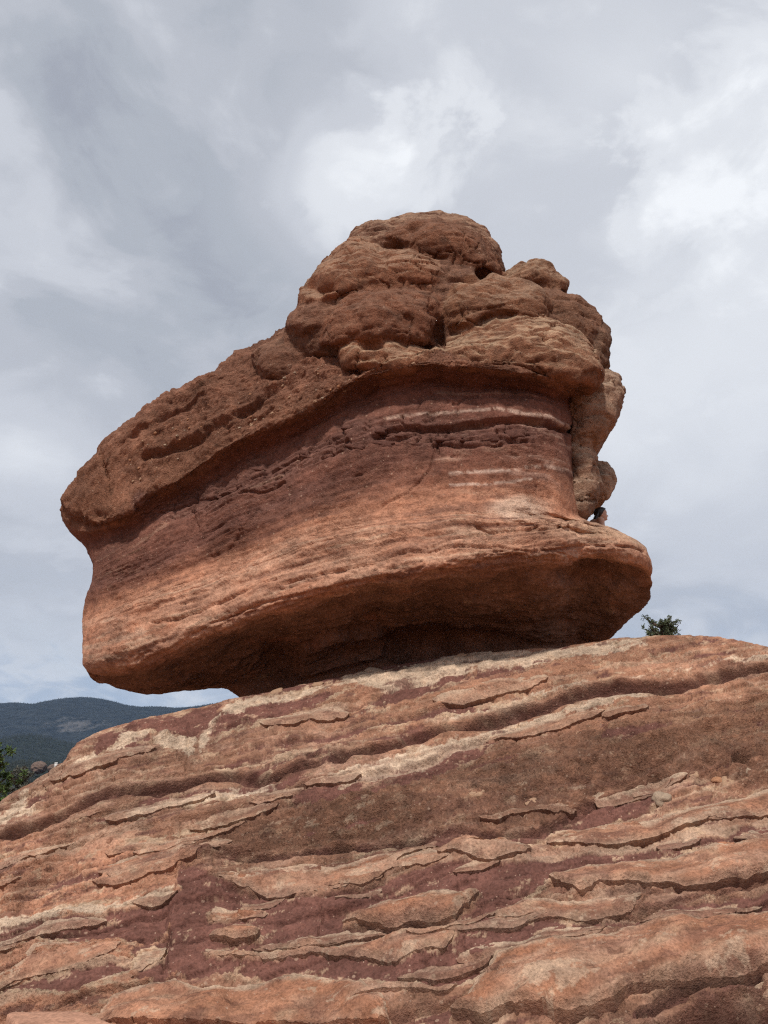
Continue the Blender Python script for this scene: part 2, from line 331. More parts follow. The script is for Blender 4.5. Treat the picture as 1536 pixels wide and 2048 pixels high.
# ------------------------------------------------------------------ the sloping ledge rock below
BROW = [(380, 1722), (470, 1640), (600, 1590), (800, 1560), (1000, 1500), (1250, 1440), (1536, 1400), (1800, 1360), (1800, 1560), (1536, 1600), (1300, 1565), (1190, 1608), (1080, 1688), (980, 1682), (860, 1686), (760, 1695), (640, 1718), (500, 1745), (440, 1725)]
def lower_rock():
    nv = 470
    px = np.concatenate([np.linspace(-260, -22, 40), np.linspace(-20, 1556, 900), np.linspace(1558, 1800, 40)]); nu = len(px)
    crest = np.array([(-260, 1725), (-120, 1665), (0, 1606), (40, 1581), (62, 1569), (100, 1548), (106, 1538), (135, 1520), (146, 1498), (165, 1483), (185, 1471), (220, 1457), (300, 1437), (360, 1425), (450, 1400), (500, 1391), (560, 1378), (640, 1362), (770, 1334), (900, 1314), (1000, 1304), (1100, 1298), (1200, 1287), (1240, 1277), (1300, 1273), (1440, 1273), (1500, 1284), (1536, 1294), (1700, 1340), (1800, 1380)], float)
    cy = np.interp(px, crest[:, 0], crest[:, 1])
    yb = np.interp(px, [-260, 0, 350, 768, 1536, 1800], [8.4, 7.8, 7.3, 7.0, 6.5, 6.4])
    yc = np.interp(px, [-260, 0, 120, 200, 450, 600, 770, 1000, 1200, 1536, 1800], [13, 12.2, 12.2, 12.4, 12.9, 13.1, 13.1, 12.9, 12.6, 12.0, 11.8])
    t = np.linspace(0, 1, nv)[:, None]
    cs = smooth(cy, 45, 0); PY = 2170 + (cs - 2170) * t + (cy - cs) * t ** 7; PX = np.broadcast_to(px, PY.shape)
    Y = yb + (yc - yb) * (0.72 * t + 0.28 * t ** 3)
    G = at(PX, PY, Y)
    # rounded brow, top behind it, and the far side down to the ground
    nb = 60; top = G[-1]; rows = []
    for k in range(1, nb + 1):
        s = (k / nb) ** 1.6; back = 9.0 * s
        lift = sm(350, 600, px) * sm(1450, 1150, px)
        drop = -0.10 * lift * min(back, 3.0) + (0.03 * back if back < 2.6 else 0.08 + 0.34 * (back - 2.6) + 0.05 * (back - 2.6) ** 2)
        q = top + np.stack([0 * top[:, 0], np.full(nu, back), -drop * (top[:, 2] + .6) / 4.6 * 1.0], -1); rows.append(q)
    rows = np.stack(rows); rows[..., 2] = smooth(rows[..., 2], 6, 1)
    G = np.concatenate([G, rows]); nV = G.shape[0]
    G[:nv + 8] = smooth(G, 2, 0)[:nv + 8]
    # both ends run down into the ground, out of the frame
    e = np.clip(np.minimum(np.arange(nu), np.arange(nu)[::-1]) / 22.0, 0, 1); G[..., 2] = -0.5 + (G[..., 2] + 0.5) * sm(0, 1, e)
    bx, by = proj(G)
    front = (np.arange(nV) < nv)[:, None] & np.ones((1, nu), bool)
    nrm = normals(G); nrm *= np.where((nrm[..., 2:3]) < 0, -1, 1)
    # coordinates lying in the bedding
    Bd = np.stack([G[..., 0], G[..., 1] * 0.6, G[..., 2] - 0.217 * G[..., 0]], -1)
    wr = 0.10 * fbm(Bd * [.5, .5, 1.2] + 5, 3)
    Bw = Bd.copy(); Bw[..., 2] += wr
    jx = fbm(G * 2.2 + 40, 6, gain=.68); jy = fbm(G * 2.2 + 80, 6, gain=.68)
    fx, fy = bx + 22 * jx, by + 17 * jy
    hx_, hy_ = fbm(G * 1.6 + 240, 4, gain=.52), fbm(G * 1.6 + 280, 4, gain=.52)
    fxs, fys = bx + 20 * hx_, by + 14 * hy_
    def sd(p): return poly_sd(fx, fy, p)
    # --- maroon shale against orange and cream sandstone
    maroon = [
        [(190, 1500), (200, 1480), (260, 1450), (370, 1427), (440, 1405), (430, 1450), (405, 1482), (330, 1475), (262, 1470), (225, 1500), (200, 1522)],
        [(440, 1440), (520, 1415), (640, 1395), (690, 1390), (640, 1415), (560, 1440), (480, 1460), (415, 1478)],
        [(480, 1396), (540, 1380), (640, 1358), (760, 1328), (900, 1308), (930, 1314), (800, 1343), (700, 1354), (640, 1370), (560, 1390)],
        [(770, 1390), (850, 1375), (920, 1346), (940, 1352), (900, 1382), (830, 1407), (740, 1425)],
        [(250, 1500), (275, 1487), (305, 1488), (300, 1497), (262, 1508), (250, 1512)],
        [(50, 1628), (58, 1600), (85, 1582), (100, 1585), (88, 1608), (70, 1630)],
        [(0, 1875), (150, 1862), (250, 1840), (330, 1824), (370, 1812), (352, 1870), (300, 1890), (200, 1892), (110, 1905), (0, 1912), (-260, 1990), (-260, 1960)],
        [(268, 1758), (300, 1740), (352, 1727), (352, 1742), (310, 1752)],
        [(362, 1815), (352, 1790), (372, 1765), (410, 1778), (450, 1797), (600, 1815), (720, 1790), (800, 1782), (900, 1765), (1060, 1762), (1150, 1742), (1400, 1702), (1536, 1660), (1800, 1600), (1800, 1655), (1536, 1707), (1268, 1760), (1098, 1800), (1050, 1848), (985, 1880), (1000, 1900), (1200, 1895), (1290, 1868), (1536, 1815), (1800, 1770), (1800, 1820), (1536, 1872), (1268, 1895), (1093, 1945), (950, 1990), (900, 2000), (770, 1985), (600, 1965), (350, 1965), (250, 1990), (150, 2004), (0, 2005), (-100, 2020), (60, 1985), (150, 1965), (260, 1942), (275, 1900), (330, 1890), (358, 1872), (332, 1852)],
        [(640, 1590), (768, 1548), (850, 1528), (960, 1490), (1000, 1500), (880, 1560), (800, 1590), (700, 1610), (600, 1625), (560, 1610)],
        [(330, 1600), (420, 1585), (520, 1570), (620, 1560), (560, 1585), (460, 1600), (360, 1625), (250, 1640), (180, 1660)],
        [(1183, 1612), (1250, 1580), (1310, 1575), (1330, 1600), (1280, 1630), (1150, 1665), (1090, 1700), (1000, 1712), (1080, 1690), (1150, 1640)],
        [(780, 1740), (820, 1715), (900, 1690), (1000, 1690), (1090, 1700), (1060, 1715), (920, 1705), (860, 1722), (800, 1745)],
    ]
    fm = np.full(bx.shape, -60.0)
    for p in maroon: fm = np.maximum(fm, sd(p))
    raised = [   # traced sandstone lenses and beds standing proud of the shale: outline, relief (m)
        ([(432, 1900), (445, 1884), (470, 1878), (512, 1883), (527, 1895), (520, 1910), (490, 1916), (448, 1912)], .13),
        ([(683, 1880), (700, 1860), (720, 1848), (768, 1835), (868, 1824), (933, 1824), (965, 1837), (943, 1855), (913, 1885), (843, 1888), (768, 1893), (720, 1880)], .15),
        ([(898, 1722), (930, 1707), (1008, 1705), (1033, 1728), (1070, 1735), (1058, 1752), (968, 1762), (905, 1750)], .10),
        ([(796, 1745), (868, 1724), (908, 1750), (868, 1762), (790, 1768)], .06),
        ([(1098, 1805), (1158, 1785), (1268, 1762), (1368, 1742), (1536, 1710), (1800, 1655), (1800, 1750), (1536, 1797), (1418, 1817), (1318, 1817), (1218, 1822), (1168, 1840), (1130, 1820)], .14),
        ([(1058, 1852), (1118, 1855), (1218, 1845), (1290, 1825), (1296, 1842), (1268, 1867), (1208, 1892), (1168, 1892), (1088, 1887), (1008, 1897), (993, 1877)], .07),
        ([(903, 2060), (940, 2010), (1003, 1962), (1093, 1950), (1218, 1930), (1268, 1902), (1368, 1890), (1536, 1875), (1800, 1820), (1800, 1940), (1536, 1987), (1418, 2007), (1318, 2032), (1230, 2060), (1100, 2080)], .20),
        ([(1098, 1712), (1148, 1680), (1208, 1655), (1298, 1645), (1368, 1630), (1493, 1605), (1536, 1595), (1800, 1550), (1800, 1600), (1536, 1645), (1393, 1665), (1268, 1690), (1183, 1712)], .09),
        ([(0, 1990), (50, 1945), (110, 1906), (220, 1894), (252, 1900), (215, 1936), (150, 1962), (50, 1982), (-120, 2040), (-120, 2010)], .05),
        ([(200, 2060), (230, 2012), (300, 1985), (350, 1972), (400, 1990), (480, 1980), (600, 1968), (660, 1975), (730, 1995), (780, 2040), (790, 2100), (300, 2130)], .09),
        ([(400, 1925), (520, 1935), (640, 1915), (700, 1918), (768, 1910), (850, 1905), (930, 1910), (900, 1945), (800, 1958), (768, 1952), (650, 1930), (560, 1945), (420, 1940)], .07),
        ([(435, 1795), (460, 1780), (500, 1778), (560, 1760), (620, 1750), (700, 1745), (768, 1725), (850, 1710), (890, 1715), (800, 1745), (768, 1780), (700, 1790), (600, 1810), (540, 1812), (500, 1800)], .06),
        ([(415, 1850), (430, 1832), (480, 1835), (540, 1845), (530, 1855), (450, 1868), (425, 1862)], .02),
        ([(160, 2010), (260, 1960), (290, 1915), (340, 1905), (320, 1940), (260, 1985)], .02),
    ]
    fr = np.full(bx.shape, -60.0); hgt = np.zeros(bx.shape)
    for p, h in raised:
        d = poly_sd(fxs, fys, p); fr = np.maximum(fr, d); hgt = np.maximum(hgt, h * .3 * sm(-3, 4, d) * (0.55 + 0.45 * sm(0, 30, d)))
    # general bedding of the un-traced parts: hard and soft layers
    lay = fbm(Bw * [.35, .5, 5.5] + 11, 3, gain=.6) + 0.35 * fbm(Bw * [1.4, 1.2, 16] + 23, 3)
    patch = fbm(Bw * [1.1, 1.1, 4.2] + 61, 5, gain=.62)
    bf, bh, bp = beds(Bw[..., 2] + .05 * patch, Bw[..., 0] + Bw[..., 1], .17, 3.3); tf, th_, tp = beds(Bw[..., 2] + .02 * patch, Bw[..., 0], .055, 8.1)
    field = np.clip(lay * 46 + patch * 30, -45, 45) + 6
    F_ = np.where(fm > -20, np.minimum(field + 26, -fm * 1.3), np.clip(field * .45 + 55 * (bh - .30) + 16 * (th_ - .4), -40, 40))      # + = sandstone, - = shale
    F_ = np.maximum(F_, fr * 1.2)
    fine = fbm(Bw * [3.5, 3.5, 11] + 3, 6, gain=.72)
    F_ += 10 * patch + 15 * fine
    # traced cream beds
    cream = [
        [(436, 1437), (450, 1410), (480, 1395), (545, 1400), (600, 1385), (640, 1372), (660, 1384), (560, 1408), (500, 1420), (470, 1437)],
        [(660, 1372), (690, 1354), (770, 1350), (830, 1335), (900, 1315), (1000, 1304), (1120, 1300), (1250, 1284), (1300, 1290), (1235, 1312), (1100, 1328), (1000, 1347), (900, 1362), (850, 1380), (770, 1390), (700, 1378)],
        [(222, 1508), (240, 1490), (248, 1473), (300, 1478), (300, 1488), (262, 1494), (250, 1517), (235, 1510)],
        [(315, 1490), (330, 1476), (375, 1485), (405, 1484), (392, 1500), (375, 1517), (350, 1506), (320, 1502)],
        [(152, 1548), (165, 1530), (195, 1517), (207, 1522), (190, 1545), (165, 1562)],
        [(-60, 1665), (0, 1638), (30, 1615), (60, 1583), (52, 1620), (80, 1618), (74, 1634), (30, 1642), (0, 1655)],
        [(768, 1533), (900, 1488), (1000, 1458), (1100, 1433), (1200, 1412), (1300, 1395), (1280, 1408), (1200, 1430), (1100, 1455), (985, 1480), (900, 1512), (800, 1548), (700, 1575), (640, 1585), (660, 1565)],
        [(0, 1866), (0, 1848), (150, 1838), (250, 1822), (345, 1800), (345, 1816), (250, 1836), (150, 1857), (-200, 1920), (-200, 1900)],
        [(400, 1500), (410, 1470), (432, 1430), (444, 1432), (424, 1470), (412, 1500)],
        [(880, 1447), (1000, 1410), (1100, 1390), (1250, 1366), (1400, 1340), (1480, 1315), (1536, 1308), (1536, 1318), (1470, 1328), (1330, 1354), (1180, 1376), (1060, 1400), (940, 1435)],
        [(240, 1650), (330, 1620), (440, 1590), (540, 1572), (560, 1580), (460, 1605), (350, 1632), (260, 1660)],
    ]
    fc = np.full(bx.shape, -60.0)
    for p in cream: fc = np.maximum(fc, sd(p))
    fc += 4 * patch
    # --- grooves: deep, soft beds eaten back (traced line, half width px, depth m)
    grooves = [
        ([(1800, 1290), (1536, 1347), (1493, 1342), (1458, 1353), (1403, 1363), (1343, 1378), (1243, 1390), (1193, 1397), (1093, 1417), (993, 1440), (893, 1462), (818, 1485), (768, 1500), (700, 1522), (655, 1532)], 12, .24),
        ([(620, 1522), (640, 1517)], 9, .12),
        ([(655, 1534), (600, 1547), (550, 1553), (510, 1558), (475, 1556), (425, 1565), (375, 1577), (325, 1588), (270, 1597), (215, 1608), (150, 1624), (120, 1641), (90, 1654), (30, 1676), (0, 1686), (-250, 1790)], 10, .22),
        ([(372, 1727), (415, 1723), (460, 1735), (500, 1748), (575, 1736), (650, 1720), (725, 1709), (768, 1698), (868, 1687), (988, 1684), (1078, 1690), (1108, 1668), (1148, 1638), (1193, 1612), (1243, 1586), (1300, 1568)], 6, .11),
        ([(440, 1802), (600, 1814), (700, 1797), (768, 1785)], 4, .05),
        ([(985, 1478), (918, 1502), (843, 1532), (768, 1550), (650, 1582), (575, 1596)], 8, .08),
        ([(100, 1918), (200, 1893), (340, 1882)], 3, .04),
        ([(1536, 1800), (1418, 1821), (1318, 1821), (1218, 1828)], 5, .06), ([(720, 1882), (768, 1897), (843, 1893), (913, 1890)], 6, .09),
        ([(1536, 1998), (1418, 2016), (1330, 2040), (1270, 2070)], 10, .12), ([(1800, 1998), (1536, 2052), (1440, 2074), (1330, 2105)], 34, .42),
    ]
    gd = np.zeros(bx.shape); gmask = np.zeros(bx.shape)
    for pts, hw, dep in grooves:
        d, par = polyline_d(fxs, fys, pts)
        hwv = hw * (1 + 0.7 * fbm(np.stack([bx * .012, by * .003, 0 * bx + hw], -1), 3)); 
        m = sm(1.15, 0.75, d / hwv) * sm(0, .03, par) * sm(1.0, .96, par)
        gd = np.maximum(gd, dep * m); gmask = np.maximum(gmask, sm(1.3, .9, d / hwv) * sm(0, .03, par) * (1.0 if dep > .1 else .5))
    holes = [(680, 1715, 26, 10, .30), (1308, 1568, 20, 12, .2), (1480, 1540, 18, 12, .18), (838, 1660, 9, 7, .1), (957, 1598, 20, 8, .10), (1055, 1608, 17, 7, .09), (540, 1640, 10, 8, .1), (590, 1625, 14, 6, .1),
             (233, 1535, 4, 5, .08), (191, 1540, 4, 5, .08), (188, 1581, 4, 5, .08), (170, 1588, 4, 5, .08), (247, 1587, 4, 5, .08), (230, 1578, 4, 5, .08), (118, 1595, 12, 6, .1), (145, 1702, 8, 5, .07), (228, 1698, 6, 6, .07), (170, 1695, 8, 4, .06), (700, 1705, 8, 5, .06), (1240, 1800, 6, 4, .05), (1236, 1752, 5, 4, .05)]
    for x, y, a, b, dep in holes: gd += dep * sm(1.15, .5, np.hypot((fxs - x) / a, (fys - y + .18 * (fxs - x)) / b))
    # small tafoni pits in the coarse beds
    f1, f2, cid = cells(np.stack([Bw[..., 0] * 2.6, Bw[..., 1] * 2.6, Bw[..., 2] * 6.5], -1))
    pits = sm(.30, .08, f1) * (cid > .70)
    # cracks
    cr = np.zeros(bx.shape)
    for pts, w, dep in (([(375, 1438), (377, 1490), (372, 1560), (366, 1620), (358, 1700), (362, 1740), (350, 1790), (346, 1850), (338, 1900), (325, 1960)], 2.2, .03), ([(640, 1826), (648, 1850), (640, 1870), (638, 1905)], 2, .05), ([(880, 1745), (1010, 1790), (1012, 1760)], 1.5, .02), ([(560, 1830), (640, 1828)], 2, .03), ([(715, 1820), (800, 1812), (860, 1790), (960, 1785), (1008, 1770)], 2, .04), ([(1300, 1832), (1280, 1862), (1210, 1895), (1150, 1880)], 2, .04)):
        d, _ = polyline_d(bx + 14 * jx, by + 8 * jy, pts); cr = np.maximum(cr, dep * sm(1.4, .3, d / w))
    fault = sm(-3, 10, fxs - np.interp(by, [1400, 1500, 1620, 1720, 1800, 1900, 2000], [378, 377, 366, 355, 350, 340, 320])) * sm(1690, 1735, by) * sm(2000, 1930, by)
    # --- relief
    sand = sm(-3, 3, F_)
    brow0 = poly_sd(fx, fy, BROW)
    flake = terr(fbm(Bw * [.9, .9, 4.5] + 301, 5, gain=.55), 7); flake2 = terr(fbm(Bw * [2.2, 2.2, 9] + 331, 4, gain=.6), 5)
    chip, chip2, cid2 = cells(Bw * [3.2, 3.2, 8])
    steps = fbm(Bw * [.9, .9, 9] + 7, 4, gain=.55)
    thin = fbm(Bw * [1.6, 1.6, 30] + 71, 3, gain=.6)
    prof_ = sm(0, .10, bf) * (1 - .40 * bf); tpro = sm(0, .15, tf) * (1 - .4 * tf)
    bsel = 1 - .65 * sm(-5, 30, brow0)
    disp = hgt + bsel * (.105 * bh * prof_ - .055 * bp * sm(-.2, .2, patch) + .024 * th_ * tpro) + 0.030 * sm(-2, 2.5, F_) + 0.06 * steps + 0.02 * thin + .09 * flake + .045 * flake2 + .03 * (cid2 - .5) * sm(.0, .10, chip2 - chip) + 0.16 * fbm(G * [.45, .45, .6] + 9, 3) + 0.035 * fbm(G * 3.1 + 4, 4, gain=.55) * (0.5 + sand) + 0.026 * fbm(G * 13 + 8, 4, gain=.7) * (.35 + .65 * sand)
    brow = brow0 if True else poly_sd(fx, fy, [(380, 1722), (470, 1640), (600, 1590), (800, 1560), (1000, 1500), (1250, 1440), (1536, 1400), (1800, 1360), (1800, 1560), (1536, 1600), (1300, 1565), (1190, 1608), (1080, 1688), (980, 1682), (860, 1686), (760, 1695), (640, 1718), (500, 1745), (440, 1725)])
    disp += 0.13 * sm(-6, 55, brow) + 0.03 * sm(-3, 5, brow)
    coarse = sm(-10, 20, brow)
    disp += coarse * (0.075 * fbm(G * 6 + 90, 5, gain=.68) - 0.11 * pits)
    disp -= gd + cr + 0.03 * pits * (1 - coarse) * sand
    disp += 0.10 * fault
    fk3 = fbm(Bw * [3.2, 3.2, 11] + 371, 4, gain=.6); disp += .05 * terr(fk3, 4, .10) * (.4 + .6 * sm(-.2, .3, patch))
    k1, k2, kid = cells(np.stack([Bw[..., 0] * 1.6 + .3 * jx, Bw[..., 1] * 1.6, Bw[..., 2] * 3.4 + .25 * jy], -1)); shc = sm(.05, .0, k2 - k1) * sm(-.15, .1, fbm(G * .9 + 66, 3)) * (1 - coarse * .7)
    disp -= .035 * shc; disp += .03 * (kid - .5) * (1 - coarse)
    disp *= np.where(front, 1.0, 0.35)
    # keep the brow of the rock true to its outline
    lim = np.clip((nv - np.arange(nV)) / 22.0, 0, 1)[:, None]; disp = disp * (0.25 + 0.75 * lim)
    gv = np.abs(np.gradient(disp, axis=0)); scarp = smooth(sm(.012, .030, smooth(gv, 2, 0)), 2, 1); ds = disp
    ds = smooth(ds, 4, 1)
    disp = disp * (1 - scarp) + ds * scarp
    V = G + nrm * disp[..., None]
    # --- colour of the stone itself
    Bw = Bw.copy(); Bw[..., 0] += (V - G)[..., 0]; Bw[..., 1] += (V - G)[..., 1] * .6; Bw[..., 2] += (V - G)[..., 2] - .217 * (V - G)[..., 0]; G = V
    big = fbm(G * .7 + 130, 3); md = fbm(Bw * [1.6, 1.6, 5] + 150, 4, gain=.6); sp = fbm(G * 9 + 33, 3)
    lam = fbm(Bw * [.7, .7, 13] + 404, 5, gain=.62); mot = fbm(G * [4, 4, 6] + 77, 5, gain=.68)
    c = lerp(np.broadcast_to(ORANGE, G.shape), LIGHT, sm(-.1, .5, md + .5 * big + .5 * lam))
    c = lerp(c, L(.215, .098, .066), sm(.05, .35, lam + .4 * mot) * .75)
    c = lerp(c, BROWN, np.clip(coarse * (0.72 + .5 * md) + .35 * sm(.1, .5, -md), 0, 1))
    c = lerp(c, L(.125, .060, .042), coarse * sm(.0, .3, mot) * .6); c = lerp(c, L(.36, .175, .105), coarse * sm(.05, .3, -mot) * .65); c = lerp(c, L(.48, .33, .225), coarse * sm(.24, .32, fbm(Bw * [2.4, 2.4, 6] + 610, 6, gain=.72)) * .7)
    rr = sm(0, 12, fr); c = lerp(c, lerp(np.broadcast_to(L(.40, .165, .085), G.shape), LIGHT, sm(-.1, .5, md)), rr * .8)
    c = lerp(c, L(.44, .21, .12), sm(1560, 1420, by) * sm(500, 800, bx) * .55 * sand)
    c = lerp(c, L(.46, .215, .125), sm(420, 330, bx) * sm(1640, 1740, by) * .75 * sand)
    c = lerp(c, L(.50, .34, .23), (1 - coarse * .8) * sm(.72, .95, bf + .25 * mot) * sm(.45, .7, bh) * .65)
    c = lerp(c, MAROON * 1.05, (1 - coarse * .6) * sm(.38, .2, th_ + .25 * mot) * .55)
    c = lerp(c, L(.48, .32, .22), (1 - coarse * .7) * sm(.72, .85, th_ + .25 * mot) * .5)
    # cream rims where the bleached sandstone meets the shale, weakened on lower edges to paint in their shade
    up = smooth(np.gradient(smooth(np.clip(F_, -25, 25), 3, 0), axis=0), 2, 1); upw = .22 + .78 * sm(.3, -.5, up)
    rim = upw * sm(8, 4, np.abs(F_ - 4.5)) * sm(-.12, .12, patch + .5 * mot) * (1 - .75 * sm(-5, 30, brow))
    c = lerp(c, L(.50, .345, .225), rim * .85)
    c = lerp(c, MAROON * (1 + .25 * md[..., None]), 1 - sm(-1.2, 1.2, F_))
    c = lerp(c, CREAM * (1 + .22 * md[..., None] + .2 * mot[..., None]), sm(-1, 2.5, fc + 16 * fine) * sm(.55, .15, lam + .3 * mot) * .92)
    c = lerp(c, MAROON * .9, np.clip(gmask, 0, 1) * .95)
    fl = sm(.20, .26, fbm(Bw * [2.6, 2.6, 8] + 210, 6, gain=.7) + .15 * lam) * (1 - coarse * .6); c = lerp(c, L(.50, .33, .21), fl * .7)
    c = lerp(c, MAROON, sm(.2, .26, fbm(Bw * [1.5, 1.5, 8] + 510, 6, gain=.68)) * (1 - coarse) * (1 - sm(0, 10, fr)) * .8)
    cs_ = smooth(c, 6, 1); c = lerp(c, cs_, scarp * .8); c = c * (1 + .16 * sp[..., None] + .12 * mot[..., None])
    rg = .45 + .55 * sand * sm(-.35, .35, fbm(G * .8 + 700, 3)) + .35 * coarse
    o = mesh_np('rock_slope', V, grid_faces(nV, nu), MROCK, None, np.clip(c, .01, .8), rgh=rg)
    LR.update(cs=cs, cy=cy, yb=yb, yc=yc, px=px, nv=nv, disp=smooth(smooth(disp, 5, 0), 5, 1)[:nv], nrm=nrm[:nv], raised=raised, col=c[:nv])
    return o, V, nrm, bx, by
LR = {}
slope, SV, SN, sbx, sby = lower_rock()
tag(slope, 'banded maroon, orange and cream sandstone slope carrying the balanced boulder', 'rock slope')

# separate ledges of hard sandstone standing out of the slope, each with its own lip and undercut
def ledge(poly, h, seed, step=1.7, tone=0.0, jit=1.0, cream=.7, brown=0.0):
    p = np.array(poly, float); x0, y0 = p.min(0) - 8; x1, y1 = p.max(0) + 8; x0 = max(x0, -30); x1 = min(x1, 1566); y1 = min(y1, 2075)
    gx, gy = np.meshgrid(np.arange(x0, x1, step), np.arange(y0, y1, step))
    if gx.size < 60: return
    I = lambda k: np.interp(gx, LR['px'], LR[k])
    # row of the slope at this height (the skyline bends only the topmost rows)
    t = (gy - 2170) / (I('cs') - 2170)
    for _ in range(4): t = (gy - 2170 - (I('cy') - I('cs')) * np.clip(t, 0, 1) ** 7) / (I('cs') - 2170)
    tt = np.clip(t, 0, .985); Y = I('yb') + (I('yc') - I('yb')) * (.72 * tt + .28 * tt ** 3); B = at(gx, gy, Y)
    ci = np.interp(gx, LR['px'], np.arange(len(LR['px']))); ri = tt * (LR['nv'] - 1)
    def samp(A):
        c0 = np.clip(ci.astype(int), 0, A.shape[1] - 2); r0 = np.clip(ri.astype(int), 0, A.shape[0] - 2); a = ci - c0; b = ri - r0
        if A.ndim == 3: a, b = a[..., None], b[..., None]
        return A[r0, c0] * (1 - a) * (1 - b) + A[r0, c0 + 1] * a * (1 - b) + A[r0 + 1, c0] * (1 - a) * b + A[r0 + 1, c0 + 1] * a * b
    d0 = samp(LR['disp']); n = samp(LR['nrm']); n /= np.linalg.norm(n, axis=-1, keepdims=True) + 1e-9
    Bb = B + seed * 3.1
    jx = fbm(Bb * 2.2, 6, gain=.66); jy = fbm(Bb * 2.2 + 50, 6, gain=.66)
    sd_ = smooth(smooth(poly_sd(gx + 34 * jit * jx, gy + 13 * jit * jy, poly), 1, 0), 1, 1); keep = (sd_ > 0) & (t < .97)
    C = keep[:-1, :-1] & keep[1:, :-1] & keep[:-1, 1:] & keep[1:, 1:]
    if C.sum() < 25: return
    # drop crumbs: cells without neighbours
    for _ in range(2):
        nb = np.zeros(C.shape, int); nb[1:] += C[:-1]; nb[:-1] += C[1:]; nb[:, 1:] += C[:, :-1]; nb[:, :-1] += C[:, 1:]; C = C & (nb >= 2)
    # largest connected piece
    lab = np.where(C, np.arange(C.size).reshape(C.shape) + 1, 0)
    while True:
        m = lab.copy()
        for ax, sl in ((0, 1), (0, -1), (1, 1), (1, -1)):
            r = np.roll(lab, sl, ax)
            if ax == 0: r[0 if sl == 1 else -1] = 0
            else: r[:, 0 if sl == 1 else -1] = 0
            m = np.maximum(m, r)
        m = np.where(C, m, 0)
        if (m == lab).all(): break
        lab = m
    ids, cnt = np.unique(lab[lab > 0], return_counts=True)
    if not len(ids): return
    C = lab == ids[np.argmax(cnt)]
    if C.sum() < 25: return
    w_ = np.pad(C, ((0, 1), (0, 1))); cnt_ = w_.sum(0); has = cnt_ > 0; lo_ = np.where(has, np.where(w_, gy, 1e9).min(0), np.nan); hi_ = np.where(has, np.where(w_, gy, -1e9).max(0), np.nan); ax_ = np.arange(gx.shape[1])
    lo_, hi_ = (smooth(np.interp(ax_, ax_[has], e_[has]), 9, 0) for e_ in (lo_, hi_)); down = sm(.15, .8, (gy - lo_) / np.maximum(hi_ - lo_, 6))
    Bd = np.stack([B[..., 0], B[..., 1] * .6, B[..., 2] - .217 * B[..., 0]], -1)
    fl = terr(fbm(Bd * [1.6, 1.6, 7] + seed, 5, gain=.6), 5, .15); rnd = sm(0, 7, sd_)
    hh = h * (.40 + .60 * down) * (.72 + .28 * rnd) + .09 * h ** .5 * fl + .020 * fbm(Bb * 8, 5, gain=.68) + .02 * fbm(Bd * [1, 1, 14] + seed, 3)
    T = B + n * (d0 + np.maximum(hh, .012))[..., None]; Lo = B + n * (d0 - .10)[..., None]
    Kp = np.pad(C, 1).astype(int); full = (Kp[:-1, :-1] + Kp[1:, :-1] + Kp[:-1, 1:] + Kp[1:, 1:]); bnd = (full > 0) & (full < 4)
    ey, ex = np.gradient(sd_, step); e2 = ex ** 2 + ey ** 2 + .05; mv = np.clip(sd_ / e2, -2.2 * step, 2.2 * step) * bnd; mx, my = -mv * ex, -mv * ey
    for Q_ in (T, Lo):
        qy, qx = np.gradient(Q_, step, axis=(0, 1)); Q_ += mx[..., None] * qx + my[..., None] * qy
    md = fbm(Bd * [1.5, 1.5, 5] + 11 + seed, 4, gain=.6); mot = fbm(Bb * [4, 4, 6], 5, gain=.68); lam = fbm(Bd * [.8, .8, 14] + seed, 4, gain=.6)
    own = smooth(smooth(samp(LR['col']), 2, 0), 2, 1); base = lerp(np.broadcast_to(L(.325, .155, .090), T.shape), LIGHT, sm(-.1, .5, md + .3 * lam + tone - .1))
    lum_ = own.sum(-1); c = lerp(base, own * 1.08, .35 + .4 * sm(.22, .40, lum_)); c = lerp(c, L(.20, .092, .060), sm(.05, .35, lam + .5 * mot) * .6); c = lerp(c, BROWN * 1.15, .6 * brown)
    edge = sm(13, 2, sd_ + 10 * mot) * (.25 + .75 * (1 - down)); c = lerp(c, L(.54, .385, .265), edge * cream)
    fk = fbm(Bd * [2.8, 2.8, 9] + 77 + seed, 6, gain=.7); c = lerp(c, L(.52, .365, .25), sm(.16, .24, fk) * .6); c = lerp(c, L(.17, .075, .052), sm(.18, .26, -fk) * .55)
    c = c * (1 + .25 * mot)[..., None]
    # top faces, lip and undercut wall
    ny, nx = gx.shape; use = np.zeros((ny, nx), bool); use[:-1, :-1] |= C; use[1:, :-1] |= C; use[:-1, 1:] |= C; use[1:, 1:] |= C
    vid = np.full((ny, nx), -1); vid[use] = np.arange(use.sum()); ii, jj = np.where(C)
    F = np.stack([vid[ii, jj], vid[ii + 1, jj], vid[ii + 1, jj + 1], vid[ii, jj + 1]], -1)
    V = [T[use]]; K = [c[use]]; k0 = int(use.sum())
    gdy, gdx = np.gradient(smooth(smooth(np.clip(sd_, -10, 25), 2, 0), 2, 1)); gl = np.hypot(gdx, gdy) + 1e-6
    sc = np.linalg.norm(B - EYE, axis=-1) / FOC; inw = np.stack([gdx / gl, 0 * gdx, -gdy / gl * .8], -1) * (sc * 3.0)[..., None]
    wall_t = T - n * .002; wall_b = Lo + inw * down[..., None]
    Cp = np.pad(C, 1); Ft = []
